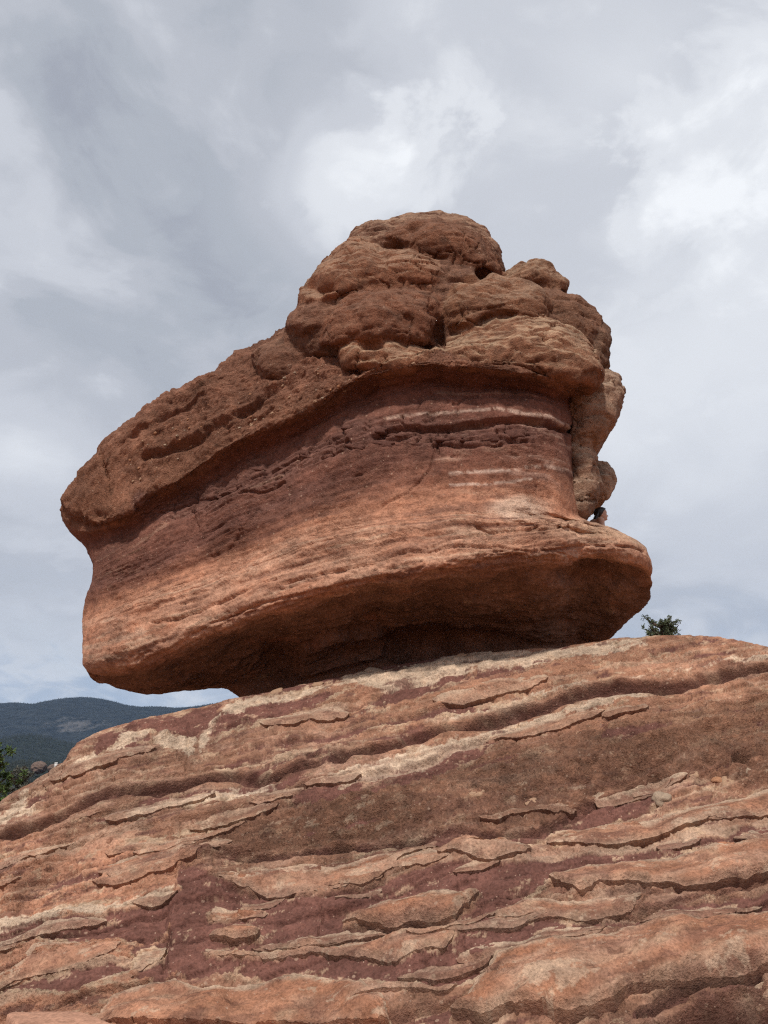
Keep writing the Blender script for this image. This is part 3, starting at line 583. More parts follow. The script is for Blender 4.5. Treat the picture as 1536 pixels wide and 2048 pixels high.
    for (di, dj, a, b) in ((-1, 0, (0, 1), (0, 0)), (1, 0, (1, 0), (1, 1)), (0, -1, (0, 0), (1, 0)), (0, 1, (1, 1), (0, 1))):
        m = C & ~Cp[1 + di:1 + di + C.shape[0], 1 + dj:1 + dj + C.shape[1]]; i_, j_ = np.where(m)
        if not len(i_): continue
        A_, B_ = (i_ + a[0], j_ + a[1]), (i_ + b[0], j_ + b[1]); q = len(i_)
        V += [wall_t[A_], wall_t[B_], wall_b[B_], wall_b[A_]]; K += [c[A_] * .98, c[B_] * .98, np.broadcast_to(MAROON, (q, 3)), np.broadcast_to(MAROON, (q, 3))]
        Ft.append(np.stack([k0 + np.arange(q), k0 + q + np.arange(q), k0 + 2 * q + np.arange(q), k0 + 3 * q + np.arange(q)], -1)); k0 += 4 * q
    V = np.concatenate(V); K = np.concatenate(K); F = np.concatenate([F] + Ft)
    # weld the wall so that each ledge is one piece
    key = np.round(V / .0004).astype(np.int64); _, first, inv_ = np.unique(key, axis=0, return_index=True, return_inverse=True); V, K = V[first], K[first]; F = inv_.ravel()[F]
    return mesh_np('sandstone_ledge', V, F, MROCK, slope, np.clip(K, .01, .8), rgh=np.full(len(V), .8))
for q, (poly, h) in enumerate(LR['raised']): ledge(poly, h * .75, q, tone=.25 * (q % 3))
rl = random.Random(12)
def lens(x, y, w, hgt_, dip):
    u = np.linspace(-1, 1, 13); prof = np.sqrt(np.clip(1 - u ** 2, 0, 1)) ** .8; k1 = rl.uniform(.5, 1.1)
    up = [(x + w * a, y + dip * w * a - hgt_ * b * k1) for a, b in zip(u, prof)]; dn = [(x + w * a, y + dip * w * a + hgt_ * b) for a, b in zip(u[1:-1], prof[1:-1])]
    return up + dn[::-1]
for q in range(64):
    x = rl.uniform(-10, 1540); cr_ = np.interp(x, LR['px'], LR['cy']); y = cr_ + 28 + (2040 - cr_ - 28) * rl.random()
    in_brow = float(poly_sd(np.array([x]), np.array([y]), BROW)[0]) > -5
    if in_brow and rl.random() < .7: continue
    dip = -.19 - .10 * sm(700, 0, np.array(x)) + rl.uniform(-.03, .03) + .06 * sm(1750, 2000, np.array(y))
    w = rl.uniform(35, 150); ledge(lens(x, y, w, rl.uniform(6, 15) + w * .03, float(dip)), rl.uniform(.025, .075), 30 + q, tone=rl.choice((0, 0, .3, .6)), jit=.8, cream=rl.uniform(.3, .95) * (.5 if in_brow else 1), brown=float(in_brow))

# ------------------------------------------------------------------ the balanced rock
yfr = lambda p: np.interp(p, [120, 300, 500, 700, 900, 1050, 1120, 1158, 1240, 1312], [14.3, 13.6, 12.75, 12.05, 11.65, 11.65, 11.9, 12.35, 12.5, 12.9])
ROWS = [   # beds of the boulder traced left to right, distance offset from its front (m), thickness backwards (m)
    ([(640, 640), (800, 640), (1000, 640), (1190, 640)], 1.6, 3.0),
    ([(570, 655), (650, 655), (750, 665), (850, 680), (1000, 665), (1195, 680)], 1.1, 4.0),
    ([(500, 690), (600, 685), (700, 690), (850, 700), (1000, 685), (1195, 715)], .6, 4.6),
    ([(420, 743), (550, 725), (700, 712), (850, 708), (1000, 705), (1190, 740)], .2, 5.0),
    ([(300, 798), (450, 788), (600, 750), (700, 732), (850, 714), (1000, 718), (1185, 755)], .0, 5.2),
    ([(240, 852), (400, 825), (520, 795), (620, 768), (720, 738), (850, 720), (1000, 724), (1120, 748), (1185, 762)], -.10, 5.4),
    ([(180, 895), (330, 880), (450, 845), (560, 805), (650, 775), (730, 740), (855, 722), (1000, 728), (1120, 752), (1185, 767)], -.2, 5.5),
    ([(124, 962), (230, 960), (320, 935), (430, 885), (540, 830), (640, 788), (735, 742), (860, 724), (980, 732), (1090, 748), (1185, 771)], -.24, 5.5),
    ([(110, 990), (146, 1030), (198, 1040), (250, 1024), (296, 984), (355, 964), (437, 906), (492, 870), (556, 846), (651, 796), (740, 744), (860, 727), (970, 738), (1060, 746), (1120, 762), (1183, 776)], -.26, 5.5),
    ([(118, 1036), (156, 1062), (205, 1060), (258, 1038), (304, 998), (360, 974), (442, 916), (498, 879), (565, 853), (657, 804), (745, 752), (860, 735), (960, 746), (1050, 755), (1110, 775), (1150, 795)], .02, 5.3),
    ([(160, 1085), (185, 1085), (218, 1075), (270, 1052), (315, 1014), (400, 970), (450, 932), (510, 893), (600, 852), (670, 818), (750, 768), (860, 752), (950, 760), (1050, 770), (1110, 788), (1150, 805)], .30, 5.0),
    ([(183, 1128), (225, 1110), (270, 1080), (330, 1042), (450, 975), (550, 930), (650, 880), (750, 838), (860, 808), (950, 800), (1050, 800), (1120, 815), (1152, 840)], .14, 5.0),
    ([(184, 1145), (260, 1110), (350, 1060), (450, 1010), (560, 960), (640, 920), (750, 880), (870, 858), (1000, 848), (1100, 858), (1155, 880)], .10, 5.0),
    ([(178, 1165), (300, 1120), (450, 1050), (600, 985), (750, 935), (870, 915), (1000, 905), (1100, 915), (1157, 935)], .10, 5.0),
    ([(162, 1208), (300, 1165), (450, 1105), (600, 1050), (750, 1010), (900, 985), (1000, 980), (1090, 992), (1158, 1020)], .10, 5.0),
    ([(157, 1235), (300, 1190), (450, 1130), (600, 1077), (750, 1036), (900, 1012), (1000, 1012), (1090, 1026), (1160, 1042)], .05, 5.0),
    ([(155, 1255), (300, 1208), (450, 1152), (600, 1098), (750, 1058), (900, 1036), (1000, 1038), (1100, 1044), (1190, 1050), (1236, 1055)], -.02, 4.6),
    ([(153, 1290), (300, 1240), (450, 1190), (600, 1140), (750, 1100), (900, 1075), (1000, 1070), (1100, 1063), (1200, 1066), (1270, 1076), (1301, 1100)], -.12, 4.6),
    ([(157, 1325), (240, 1318), (330, 1285), (450, 1236), (600, 1186), (750, 1150), (850, 1134), (960, 1113), (1100, 1100), (1220, 1096), (1290, 1110), (1312, 1142)], -.22, 4.4),
    ([(163, 1345), (245, 1340), (340, 1310), (460, 1258), (600, 1208), (750, 1170), (870, 1154), (980, 1135), (1100, 1120), (1220, 1118), (1288, 1140), (1312, 1165)], .00, 4.3),
    ([(178, 1362), (260, 1358), (400, 1308), (500, 1268), (600, 1240), (750, 1198), (900, 1182), (1050, 1168), (1200, 1170), (1280, 1185), (1306, 1200)], .75, 3.8),
    ([(240, 1387), (330, 1368), (450, 1325), (600, 1278), (750, 1240), (900, 1230), (1050, 1218), (1180, 1222), (1262, 1237)], 1.7, 3.0),
    ([(335, 1383), (420, 1366), (520, 1334), (620, 1303), (750, 1282), (900, 1272), (1050, 1264), (1160, 1268), (1212, 1276)], 2.4, 2.2),
    ([(446, 1373), (500, 1364), (600, 1338), (750, 1316), (900, 1306), (1050, 1296), (1150, 1288), (1195, 1286)], 2.75, 1.6),
    ([(474, 1397), (520, 1392), (600, 1378), (750, 1352), (900, 1330), (1050, 1314), (1150, 1304), (1180, 1298)], 2.7, 1.6),
    ([(490, 1412), (540, 1408), (620, 1394), (750, 1370), (900, 1348), (1050, 1332), (1150, 1322), (1170, 1316)], 2.7, 1.6),
]
def balanced_body(parent):
    nuf, nub, per = 680, 70, 27
    rowsF = []
    for pts, off, th in ROWS:
        p = np.array(pts, float); s = np.concatenate([[0], np.cumsum(np.hypot(np.diff(p[:, 0]), 0.15 * np.diff(p[:, 1])))]); s /= s[-1]
        u = np.linspace(0, 1, nuf); X = np.interp(u, s, p[:, 0]); Yp = np.interp(u, s, p[:, 1])
        Yp = smooth(Yp, 5, 0); Yp[0], Yp[-1] = p[0, 1], p[-1, 1]
        endp = np.minimum(u, 1 - u); round_ = 0.55 * (1 - np.sqrt(np.clip(1 - (1 - np.clip(endp / .05, 0, 1)) ** 2, 0, 1)))   # the ends turn away
        Y = yfr(X) + off + round_
        f = at(X, Yp, Y)
        ub = np.linspace(1, 0, nub + 2)[1:-1]
        b = np.stack([np.interp(ub, u, f[:, k]) for k in range(3)], -1); pr = np.sin(np.pi * ub) ** 0.45
        b[:, 1] = b[:, 1] + th * pr; b[:, 0] *= 1 - 0.05 * pr
        b[:, 2] += (0.16 if off > .3 and pts[0][1] > 1300 else 0.0) * th * pr
        rowsF.append(np.concatenate([f, b]))
    R = np.stack(rowsF); nr = len(ROWS)
    # sample between the beds in proportion to their spacing
    gap = np.array([np.linalg.norm(R[i + 1, :nuf] - R[i, :nuf], axis=-1).mean() for i in range(nr - 1)])
    cnt = np.maximum(6, (gap / gap.sum() * 510).astype(int)); vs = np.concatenate([i + np.arange(c) / c for i, c in enumerate(cnt)] + [[nr - 1.0]])
    i0 = np.minimum(vs.astype(int), nr - 2); t = (vs - i0)[:, None, None]
    G = R[i0] * (1 - t) + R[i0 + 1] * t
    G = smooth(G, 3, 0); G = smooth(G, 2, 1, True)
    # close top and bottom
    def cap(r, n):
        c = r.mean(0); return np.stack([c + (r - c) * (1 - k / n) for k in range(1, n + 1)])
    ct = cap(G[0], 10)[::-1]; cb = cap(G[-1], 10); G = np.concatenate([ct, G, cb]); vs = np.concatenate([np.full(10, -.1), vs, np.full(10, nr - .9)])
    nV, nU = G.shape[:2]; V_ = np.broadcast_to(vs[:, None], (nV, nU))
    bx, by = proj(G); isf = np.broadcast_to((np.arange(nU) < nuf)[None], (nV, nU))
    nrm = normals(G, True); cen = G.reshape(-1, 3).mean(0)
    if (nrm * (G - cen)).sum() < 0: nrm = -nrm
    nrm = smooth(smooth(nrm, 2, 0), 2, 1, True); nrm /= np.linalg.norm(nrm, axis=-1, keepdims=True) + 1e-9
    # bedding coordinates: metres along, height through the beds
    dv = np.linalg.norm(np.diff(G[:, 200:600], axis=0), axis=-1).mean(1); vm = np.concatenate([[0], np.cumsum(dv)])[:, None] + 0 * V_
    B = np.stack([G[..., 0], G[..., 1], vm], -1); B[..., 2] += .12 * fbm(G * .6 + 3, 3)
    jx = fbm(G * 1.8 + 40, 6, gain=.66); jy = fbm(G * 1.8 + 80, 6, gain=.66); fx, fy = bx + 20 * jx, by + 16 * jy
    pat = fbm(G * .9 + 222, 3); edgef = sm(0, .09, np.minimum(np.arange(nU), np.abs(nuf - 1 - np.arange(nU))) / nuf)[None]
    vw = V_ + .5 * fbm(B * [.5, .5, .9] + 12, 6, gain=.66) + .12 * fbm(B * [3, 3, 6] + 18, 3)
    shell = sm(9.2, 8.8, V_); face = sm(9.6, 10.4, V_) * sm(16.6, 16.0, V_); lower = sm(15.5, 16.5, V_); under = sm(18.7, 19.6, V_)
    disp = 0.14 * fbm(G * .55 + 2, 3) + 0.055 * fbm(G * 1.7 + 6, 4, gain=.55)
    thin = fbm(B * [.8, .8, 11] + 70, 4, gain=.6); thin2 = fbm(B * [1.3, 1.3, 30] + 50, 3, gain=.6)
    ridg = fbm(B * [.7, .7, 7] + 55, 3, ridge=True)
    flake = terr(fbm(B * [.7, .7, 3.2] + 301, 5, gain=.58), 6); flake2 = terr(fbm(B * [1.8, 1.8, 7] + 331, 5, gain=.62), 5)
    act = sm(-.3, .35, pat)
    disp += edgef * (face * (.012 * thin * act + .004 * thin2 * act + .075 * flake * (.4 + .6 * act) + .02 * flake2) + lower * (1 - under) * (.022 * thin * act + .006 * thin2 + .085 * flake + .03 * flake2))
    disp += shell * (.16 * fbm(G * [1.5, 1.5, 2.6] + 77, 6, gain=.62) + .05 * fbm(B * [.6, .6, 5] + 20, 4) + .16 * terr(fbm(B * [.9, .9, 2.5] + 441, 5, gain=.6), 5))
    rimz = sm(17.0, 18, V_) * sm(20.2, 18.8, V_); disp += edgef * rimz * (.13 * terr(fbm(B * [.8, .8, 5] + 371, 5, gain=.6), 6) + .05 * flake2)
    uc1, uc2, uid = cells(B * [1.3, 1.3, 2.2] + .4 * jx[..., None]); disp += under * (.25 + .75 * edgef) * sm(24, 21.5, V_) * (.10 * (uid - .5) * sm(.02, .12, uc2 - uc1) + .14 * terr(fbm(B * [1.0, 1.0, 2.4] + 93, 4, gain=.5), 4) + .015 * thin)
    blk = poly_sd(fx, fy, [(602, 1292), (640, 1265), (750, 1250), (795, 1272), (765, 1318), (690, 1338), (604, 1354)]); disp += .22 * sm(-3, 4, blk)
    disp += .014 * fbm(G * 11 + 31, 5, gain=.66) * (1 + shell + under)
    def line(pts, w, dep, jit=1.0):
        d, par = polyline_d(bx + jit * .5 * (fx - bx), by + jit * .5 * (fy - by), pts); return dep * sm(1.3, .2, d / w) * sm(0, .04, par) * sm(1, .96, par)
    cut = np.zeros(bx.shape)
    for a in (
        ([(740, 880), (800, 853), (870, 856), (940, 848), (1040, 838), (1100, 850), (1152, 866)], 7, .16), ([(875, 885), (920, 893), (1000, 888), (1060, 880)], 4, .07),
        ([(858, 860), (866, 900), (858, 935), (820, 985), (780, 1002), (762, 1015)], 2.4, .035), ([(876, 860), (872, 890), (874, 905)], 3, .08),
        ([(935, 785), (920, 805), (918, 830)], 3, .05), ([(905, 803), (920, 808)], 3, .05), ([(840, 800), (835, 815), (800, 825)], 2, .03),
        
        ([(310, 1030), (360, 1012), (410, 1000), (460, 985), (510, 955), (560, 935), (600, 915)], 3, .07), ([(480, 990), (530, 985), (575, 965)], 3, .06), ([(700, 880), (690, 900), (640, 925)], 3, .05),
        ([(840, 1098), (900, 1080), (1000, 1062), (1100, 1060), (1150, 1050)], 2.6, .05), ([(560, 1175), (640, 1150), (700, 1138), (800, 1110), (900, 1095), (1000, 1092), (1060, 1100)], 3, .06),
        ([(300, 1250), (360, 1238), (420, 1215), (520, 1170), (560, 1160)], 3.5, .06), ([(420, 1250), (480, 1225), (560, 1198), (640, 1180), (720, 1160)], 3, .06),
        ([(1080, 1105), (1180, 1090), (1260, 1095), (1290, 1105)], 3, .06), ([(950, 1052), (990, 1062), (1040, 1060), (1080, 1053)], 3, .06), ([(775, 1105), (776, 1170)], 1.4, .02),
        ([(270, 915), (330, 905), (400, 875), (430, 845), (500, 815), (560, 770), (620, 740)], 8, .16), ([(230, 900), (300, 850), (350, 825), (420, 790)], 6, .09), ([(400, 860), (450, 850), (520, 805)], 6, .10), ([(195, 895), (215, 955), (213, 985)], 3, .07), ([(340, 780), (350, 800), (300, 810)], 4, .06), ([(600, 730), (660, 705), (700, 690), (720, 665)], 4, .07)):
        cut = np.maximum(cut, line(*a))
    # broken courses of shale blocks under the overhang
    course = np.zeros(bx.shape)
    for pts, w in (([(290, 1005), (330, 1022), (400, 1005), (470, 975), (560, 940), (640, 905), (700, 880), (760, 858), (860, 845)], 26), ([(690, 850), (760, 865), (850, 870), (1000, 855), (1100, 850), (1150, 860)], 16), ([(840, 880), (1000, 880), (1060, 870)], 12)):
        d, par = polyline_d(fx, fy, pts); course = np.maximum(course, sm(1.2, .6, d / w))
    f1, f2, cid = cells(np.stack([B[..., 0] * 2.4, B[..., 1] * 1.2, B[..., 2] * 9], -1)); edge = sm(.16, .03, f2 - f1)
    disp += course * (.06 * (cid - .45) - .045 * edge)
    cut += .35 * face * line([(0, 0), (1, 1)], 1, 0)
    pits1, _, pid = cells(G * 2.3 + 9); disp -= (shell * .7 + under * .4) * .07 * sm(.32, .1, pits1) * (pid > .75)
    bf, bh, bp = beds(B[..., 2] + .05 * fbm(B * [1, 1, 2] + 8, 3), B[..., 0] + B[..., 1], .26, 5.5); tf, th_, tp = beds(B[..., 2] + .02 * fbm(B * [1, 1, 3] + 18, 3), B[..., 0], .08, 1.7)
    bm_ = edgef * (face * .8 + lower * (1 - under)); disp += bm_ * (.05 * bh * sm(0, .08, bf) * (1 - .4 * bf) - .022 * bp * sm(-.1, .25, pat) + .006 * th_ * sm(0, .12, tf))
    kx = np.stack([B[..., 0] * .8 + .25 * jx, B[..., 1] * .5, B[..., 2] * 1.1 + .2 * jy], -1); k1, k2, kid = cells(kx); crk = sm(.045, .0, k2 - k1) * sm(-.05, .2, fbm(G * .6 + 55, 3)); disp -= crk * .016 * (face + lower * .6) * edgef
    disp += .05 * (kid - .5) * face * edgef * .6
    disp -= cut
    # recess eaten into the underside, and the shadowed alcove in the chin
    disp -= .45 * sm(1.1, .2, np.hypot((bx - 860) / 230, (by - 1290) / 38)) * under + .22 * sm(1.1, .3, np.hypot((fx - 560) / 60, (fy - 1318) / 26))
    disp -= .25 * sm(1.15, .3, np.hypot((fx - 1200) / 105, (fy - 1150) / 30)) * sm(18.2, 19, V_)
    disp *= np.where(isf, 1, .8)
    V = G + nrm * disp[..., None]
    # colour of the beds
    md = fbm(B * [.8, .8, 3] + 150, 4, gain=.6); big = fbm(G * .5 + 130, 3); sp = fbm(G * 9 + 33, 3); pa = fbm(B * [1.1, 1.1, 3.5] + 61, 5, gain=.62)
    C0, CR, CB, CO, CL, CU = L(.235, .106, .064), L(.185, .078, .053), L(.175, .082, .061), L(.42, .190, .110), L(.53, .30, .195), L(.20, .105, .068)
    mot = fbm(G * [3.5, 3.5, 5] + 77, 5, gain=.68); lam = fbm(B * [.5, .5, 9] + 404, 5, gain=.62)
    c = np.broadcast_to(C0, G.shape) * (1 + .3 * md[..., None] + .35 * mot[..., None])
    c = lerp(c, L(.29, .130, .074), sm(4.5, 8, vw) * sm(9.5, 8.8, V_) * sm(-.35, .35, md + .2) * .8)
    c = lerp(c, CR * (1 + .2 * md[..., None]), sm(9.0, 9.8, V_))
    c = lerp(c, CB, course * .8)
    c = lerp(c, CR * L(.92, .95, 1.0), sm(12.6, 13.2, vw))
    xo = np.interp(bx, [150, 500, 800, 1150], [.45, .2, -.25, -.4])
    c = lerp(c, L(.235, .100, .062), sm(12.9, 13.7, vw - xo)); c = lerp(c, CO, sm(13.7, 14.35, vw - xo))
    c = lerp(c, CL, sm(14.3, 16.0, vw) * sm(-.5, .5, pa + .3 * big + .3 * mot) * .75); c = lerp(c, L(.25, .115, .075), sm(14.2, 15, vw) * sm(.12, .4, lam + .3 * mot) * .6)
    pale = sm(1.1, .45, np.hypot((fx - 1035) / 75, (fy - 1015) / 34 )); c = lerp(c, L(.62, .42, .30), pale * .9)
    # pale streaks in the red beds near the prow and through the lower beds
    st = sm(.18, .34, thin) * sm(750, 950, bx) * sm(11.2, 12, vw) * sm(14.0, 13.2, V_); c = lerp(c, L(.38, .225, .165), st * .8)
    for p, w in (([(990, 815), (1050, 828), (1100, 833), (1150, 858)], 4), ([(900, 945), (950, 940), (1020, 940), (1090, 932), (1150, 945)], 4), ([(900, 967), (960, 966), (1060, 960)], 3), ([(770, 835), (830, 825), (900, 822), (980, 818)], 3)):
        d, par = polyline_d(bx + .35 * (fx - bx), by + .35 * (fy - by), p); c = lerp(c, L(.47, .32, .245), sm(1.3, .4, d / w) * .95 * sm(-.5, .0, sp + pa))
    st2 = sm(.15, .35, thin) * sm(15.0, 16, V_) * (1 - under); c = lerp(c, L(.50, .33, .22), st2 * .65)
    st3 = sm(.2, .4, -thin) * sm(15.2, 16, V_) * (1 - under * .3); c = lerp(c, L(.20, .085, .055), st3 * .6)
    c = lerp(c, CU * (1 + .35 * md[..., None]), under * .92); c = lerp(c, L(.36, .24, .15), under * sm(.3, .5, pa) * .6); c = lerp(c, L(.30, .11, .06), under * sm(.2, .5, -pa) * .5)  # underside brown taken darker, painting some of its shade into the colour
    shf = sm(15.1, 15.6, V_) * sm(17.8, 17, V_) * sm(1040, 1200, bx); c = lerp(c, L(.52, .34, .22), shf * .7)
    lich = sm(.34, .5, fbm(G * 3 + 300, 4)) * shell; c = lerp(c, L(.14, .075, .045), lich * .6)
    c = c * (1 + .16 * sp[..., None] + .16 * mot[..., None])
    c = lerp(c, L(.15, .070, .052), sm(.4, .22, th_ + .3 * mot) * (face * .45 + lower * (1 - under) * .4)); c = lerp(c, L(.46, .30, .205), sm(.7, .85, th_ + .3 * mot) * (face * .25 + lower * (1 - under) * .5))
    rg = .5 + .5 * sm(-.3, .4, pat) + .4 * shell
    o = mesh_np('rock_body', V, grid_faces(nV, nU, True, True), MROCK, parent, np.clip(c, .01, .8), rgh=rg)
    return o, V, nrm, bx, by
import openvdb as vdb
def lobe(outline, Y0, front, back, seed=0, flat=0.72, lean=0.0, nth=120, nph=70, **_):
    """one rounded lobe: traced outline at distance Y0, swelling towards and away from the viewer"""
    p = np.array(outline, float); c = p.mean(0)
    s = np.concatenate([[0], np.cumsum(np.linalg.norm(np.diff(np.vstack([p, p[:1]]), axis=0), axis=1))]); s /= s[-1]
    u = np.arange(nth) / nth; q = np.vstack([p, p[:1]])
    O = np.stack([np.interp(u, s, q[:, 0]), np.interp(u, s, q[:, 1])], -1); O = smooth(O, 1, 0, True)
    ph = np.linspace(0.0, math.pi, nph)[:, None]; rr = np.sin(ph) ** flat; dd = -np.cos(ph) + 0 * u
    X = c[0] + (O[None, :, 0] - c[0]) * rr; Yp = c[1] + (O[None, :, 1] - c[1]) * rr
    Yc = Y0 + lean * (Yp - c[1]) / 100.0
    G = at(X, Yp, Yc + np.minimum(dd, 0) * front); G[..., 1] += np.maximum(dd, 0) * back
    n = normals(G, True)
    if (n * (G - G.reshape(-1, 3).mean(0))).sum() < 0: n = -n
    sz = 0.5 * np.ptp(G[..., 0]); fl = sm(1.0, .3, np.sin(ph) ** 3)
    G = G + n * ((.20 * sz * fbm(G * (1.0 / max(sz, .4)) + seed * 7.7, 3)) * (.25 + .75 * fl))[..., None]
    return G.reshape(-1, 3), grid_faces(nph, nth, True, False)
def merged(parent, name, lobes, vox, k, colour, holes=(), amp=1.0):
    """lobes grown into one continuous mass with rounded creases"""
    parts = [lobe(**l) for l in lobes]; allv = np.concatenate([p_[0] for p_ in parts])
    lo = np.floor((allv.min(0) - .5) / vox).astype(int); dim = np.ceil((allv.max(0) + .5) / vox).astype(int) - lo
    A = None; D1 = np.full(tuple(dim), 1e3, np.float32); own = np.zeros(tuple(dim), np.int8); tf = vdb.createLinearTransform(voxelSize=vox)
    for li, (v_, f_) in enumerate(parts):
        g_ = vdb.FloatGrid.createLevelSetFromPolygons(v_.astype(np.float32), quads=f_.astype(np.uint32), transform=tf, halfWidth=k / vox + 2)
        a = np.empty(tuple(dim), np.float32); g_.copyToArray(a, ijk=tuple(int(x) for x in lo))
        own = np.where(a < D1, li, own); D1 = np.minimum(D1, a)
        if A is None: A = a
        else:
            h = np.clip(.5 + .5 * (a - A) / k, 0, 1); A = a * (1 - h) + A * h - k * h * (1 - h)
    g_ = vdb.FloatGrid(float(k + 2 * vox)); g_.copyFromArray(A, ijk=tuple(int(x) for x in lo)); g_.transform = tf; g_.gridClass = vdb.GridClass.LEVEL_SET
    V, Q = g_.convertToQuads(isovalue=0.0); V = V.astype(float); Q = Q.astype(np.int64)
    def vn(V):
        n = np.zeros_like(V); fn = np.cross(V[Q[:, 2]] - V[Q[:, 0]], V[Q[:, 3]] - V[Q[:, 1]])
        for j_ in range(4): np.add.at(n, Q[:, j_], fn)
        return n / (np.linalg.norm(n, axis=1, keepdims=True) + 1e-9)
    n = vn(V); cen = V.mean(0); flip = (n * (V - cen)).sum() < 0
    if flip: n = -n; Q = Q[:, ::-1]
    sh = V * [1, 1, 1.6]
    dz = amp * (.09 * fbm(V * .9 + 3, 3) + .055 * fbm(sh * 1.8 + 7, 6, gain=.62) + .055 * terr(fbm(sh * [1.1, 1.1, 1.5] + 41, 5, gain=.6), 5) + .03 * fbm(V * [1.2, 1.2, 7] + 4, 3) + .014 * fbm(V * 11, 5, gain=.66))
    zb = V[:, 2] - .12 * V[:, 0] + .30 * fbm(V * .55 + 61, 4); bf, bh, bp = beds(zb, V[:, 0] + V[:, 1], .42, 2.2); tf, th_, tp = beds(zb, V[:, 0], .12, 6.2)
    dz += amp * (.045 * (bh - .3) * sm(0, .10, bf) * (1 - .45 * bf) - .03 * bp * sm(0, .3, fbm(V * .8 + 19, 3)) + .013 * th_ * sm(0, .15, tf))
    f1, f2, cid = cells(V * 2.7 + 3.3); dz -= amp * .05 * sm(.36, .1, f1) * (cid > .84)
    c1, c2, cid1 = cells(V * [2.0, 2.0, 3.2] + .5 * fbm(V * 1.5, 3)[:, None]); dz -= amp * .06 * sm(.07, .0, c2 - c1) * sm(-.1, .15, fbm(V * .7 + 9, 2)); dz += amp * .055 * (cid1 - .5) * sm(.0, .06, c2 - c1) + amp * .010 * fbm(V * 6.5 + 2, 4, gain=.65)
    bx, by = proj(V)
    for x, y, a, b, dep in holes: dz -= dep * sm(1.15, .3, np.hypot((bx - x) / a, (by - y) / b)) * (V[:, 1] < 14.5)
    V = V + n * dz[:, None]; n2 = vn(V) * 1.0
    if (n2 * n).sum() < 0: n2 = -n2
    ijk = np.clip(np.round(V / vox).astype(int) - lo, 0, dim - 1); li = own[ijk[:, 0], ijk[:, 1], ijk[:, 2]]
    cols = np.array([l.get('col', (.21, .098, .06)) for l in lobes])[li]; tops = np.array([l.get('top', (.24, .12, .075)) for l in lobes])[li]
    md = fbm(V * [1, 1, 2.5] + 150, 4, gain=.6); sp = fbm(V * 8 + 33, 3); mot = fbm(V * [3.5, 3.5, 5] + 77, 5, gain=.68)
    C = cols * (1 + .3 * md + .35 * mot)[:, None]
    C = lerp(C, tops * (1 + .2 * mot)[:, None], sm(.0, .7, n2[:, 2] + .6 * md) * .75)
    C = lerp(C, L(.12, .068, .046), sm(.1, .4, fbm(V * 2.2 + 300, 5, gain=.62)) * .5); C = lerp(C, L(.30, .15, .09), sm(.15, .4, fbm(V * [1.5, 1.5, 3] + 350, 5, gain=.6)) * .5)
    C = C * (1 + .15 * sp)[:, None]
    return mesh_np(name, V, Q, MROCK, parent, np.clip(C, .01, .8))
BR = empty('balanced_rock', (0, 0, 0)); tag(BR, 'huge layered red sandstone boulder balanced on a narrow base', 'boulder')
body, BV, BN, bbx, bby = balanced_body(BR)
T1 = (.38, .235, .15)
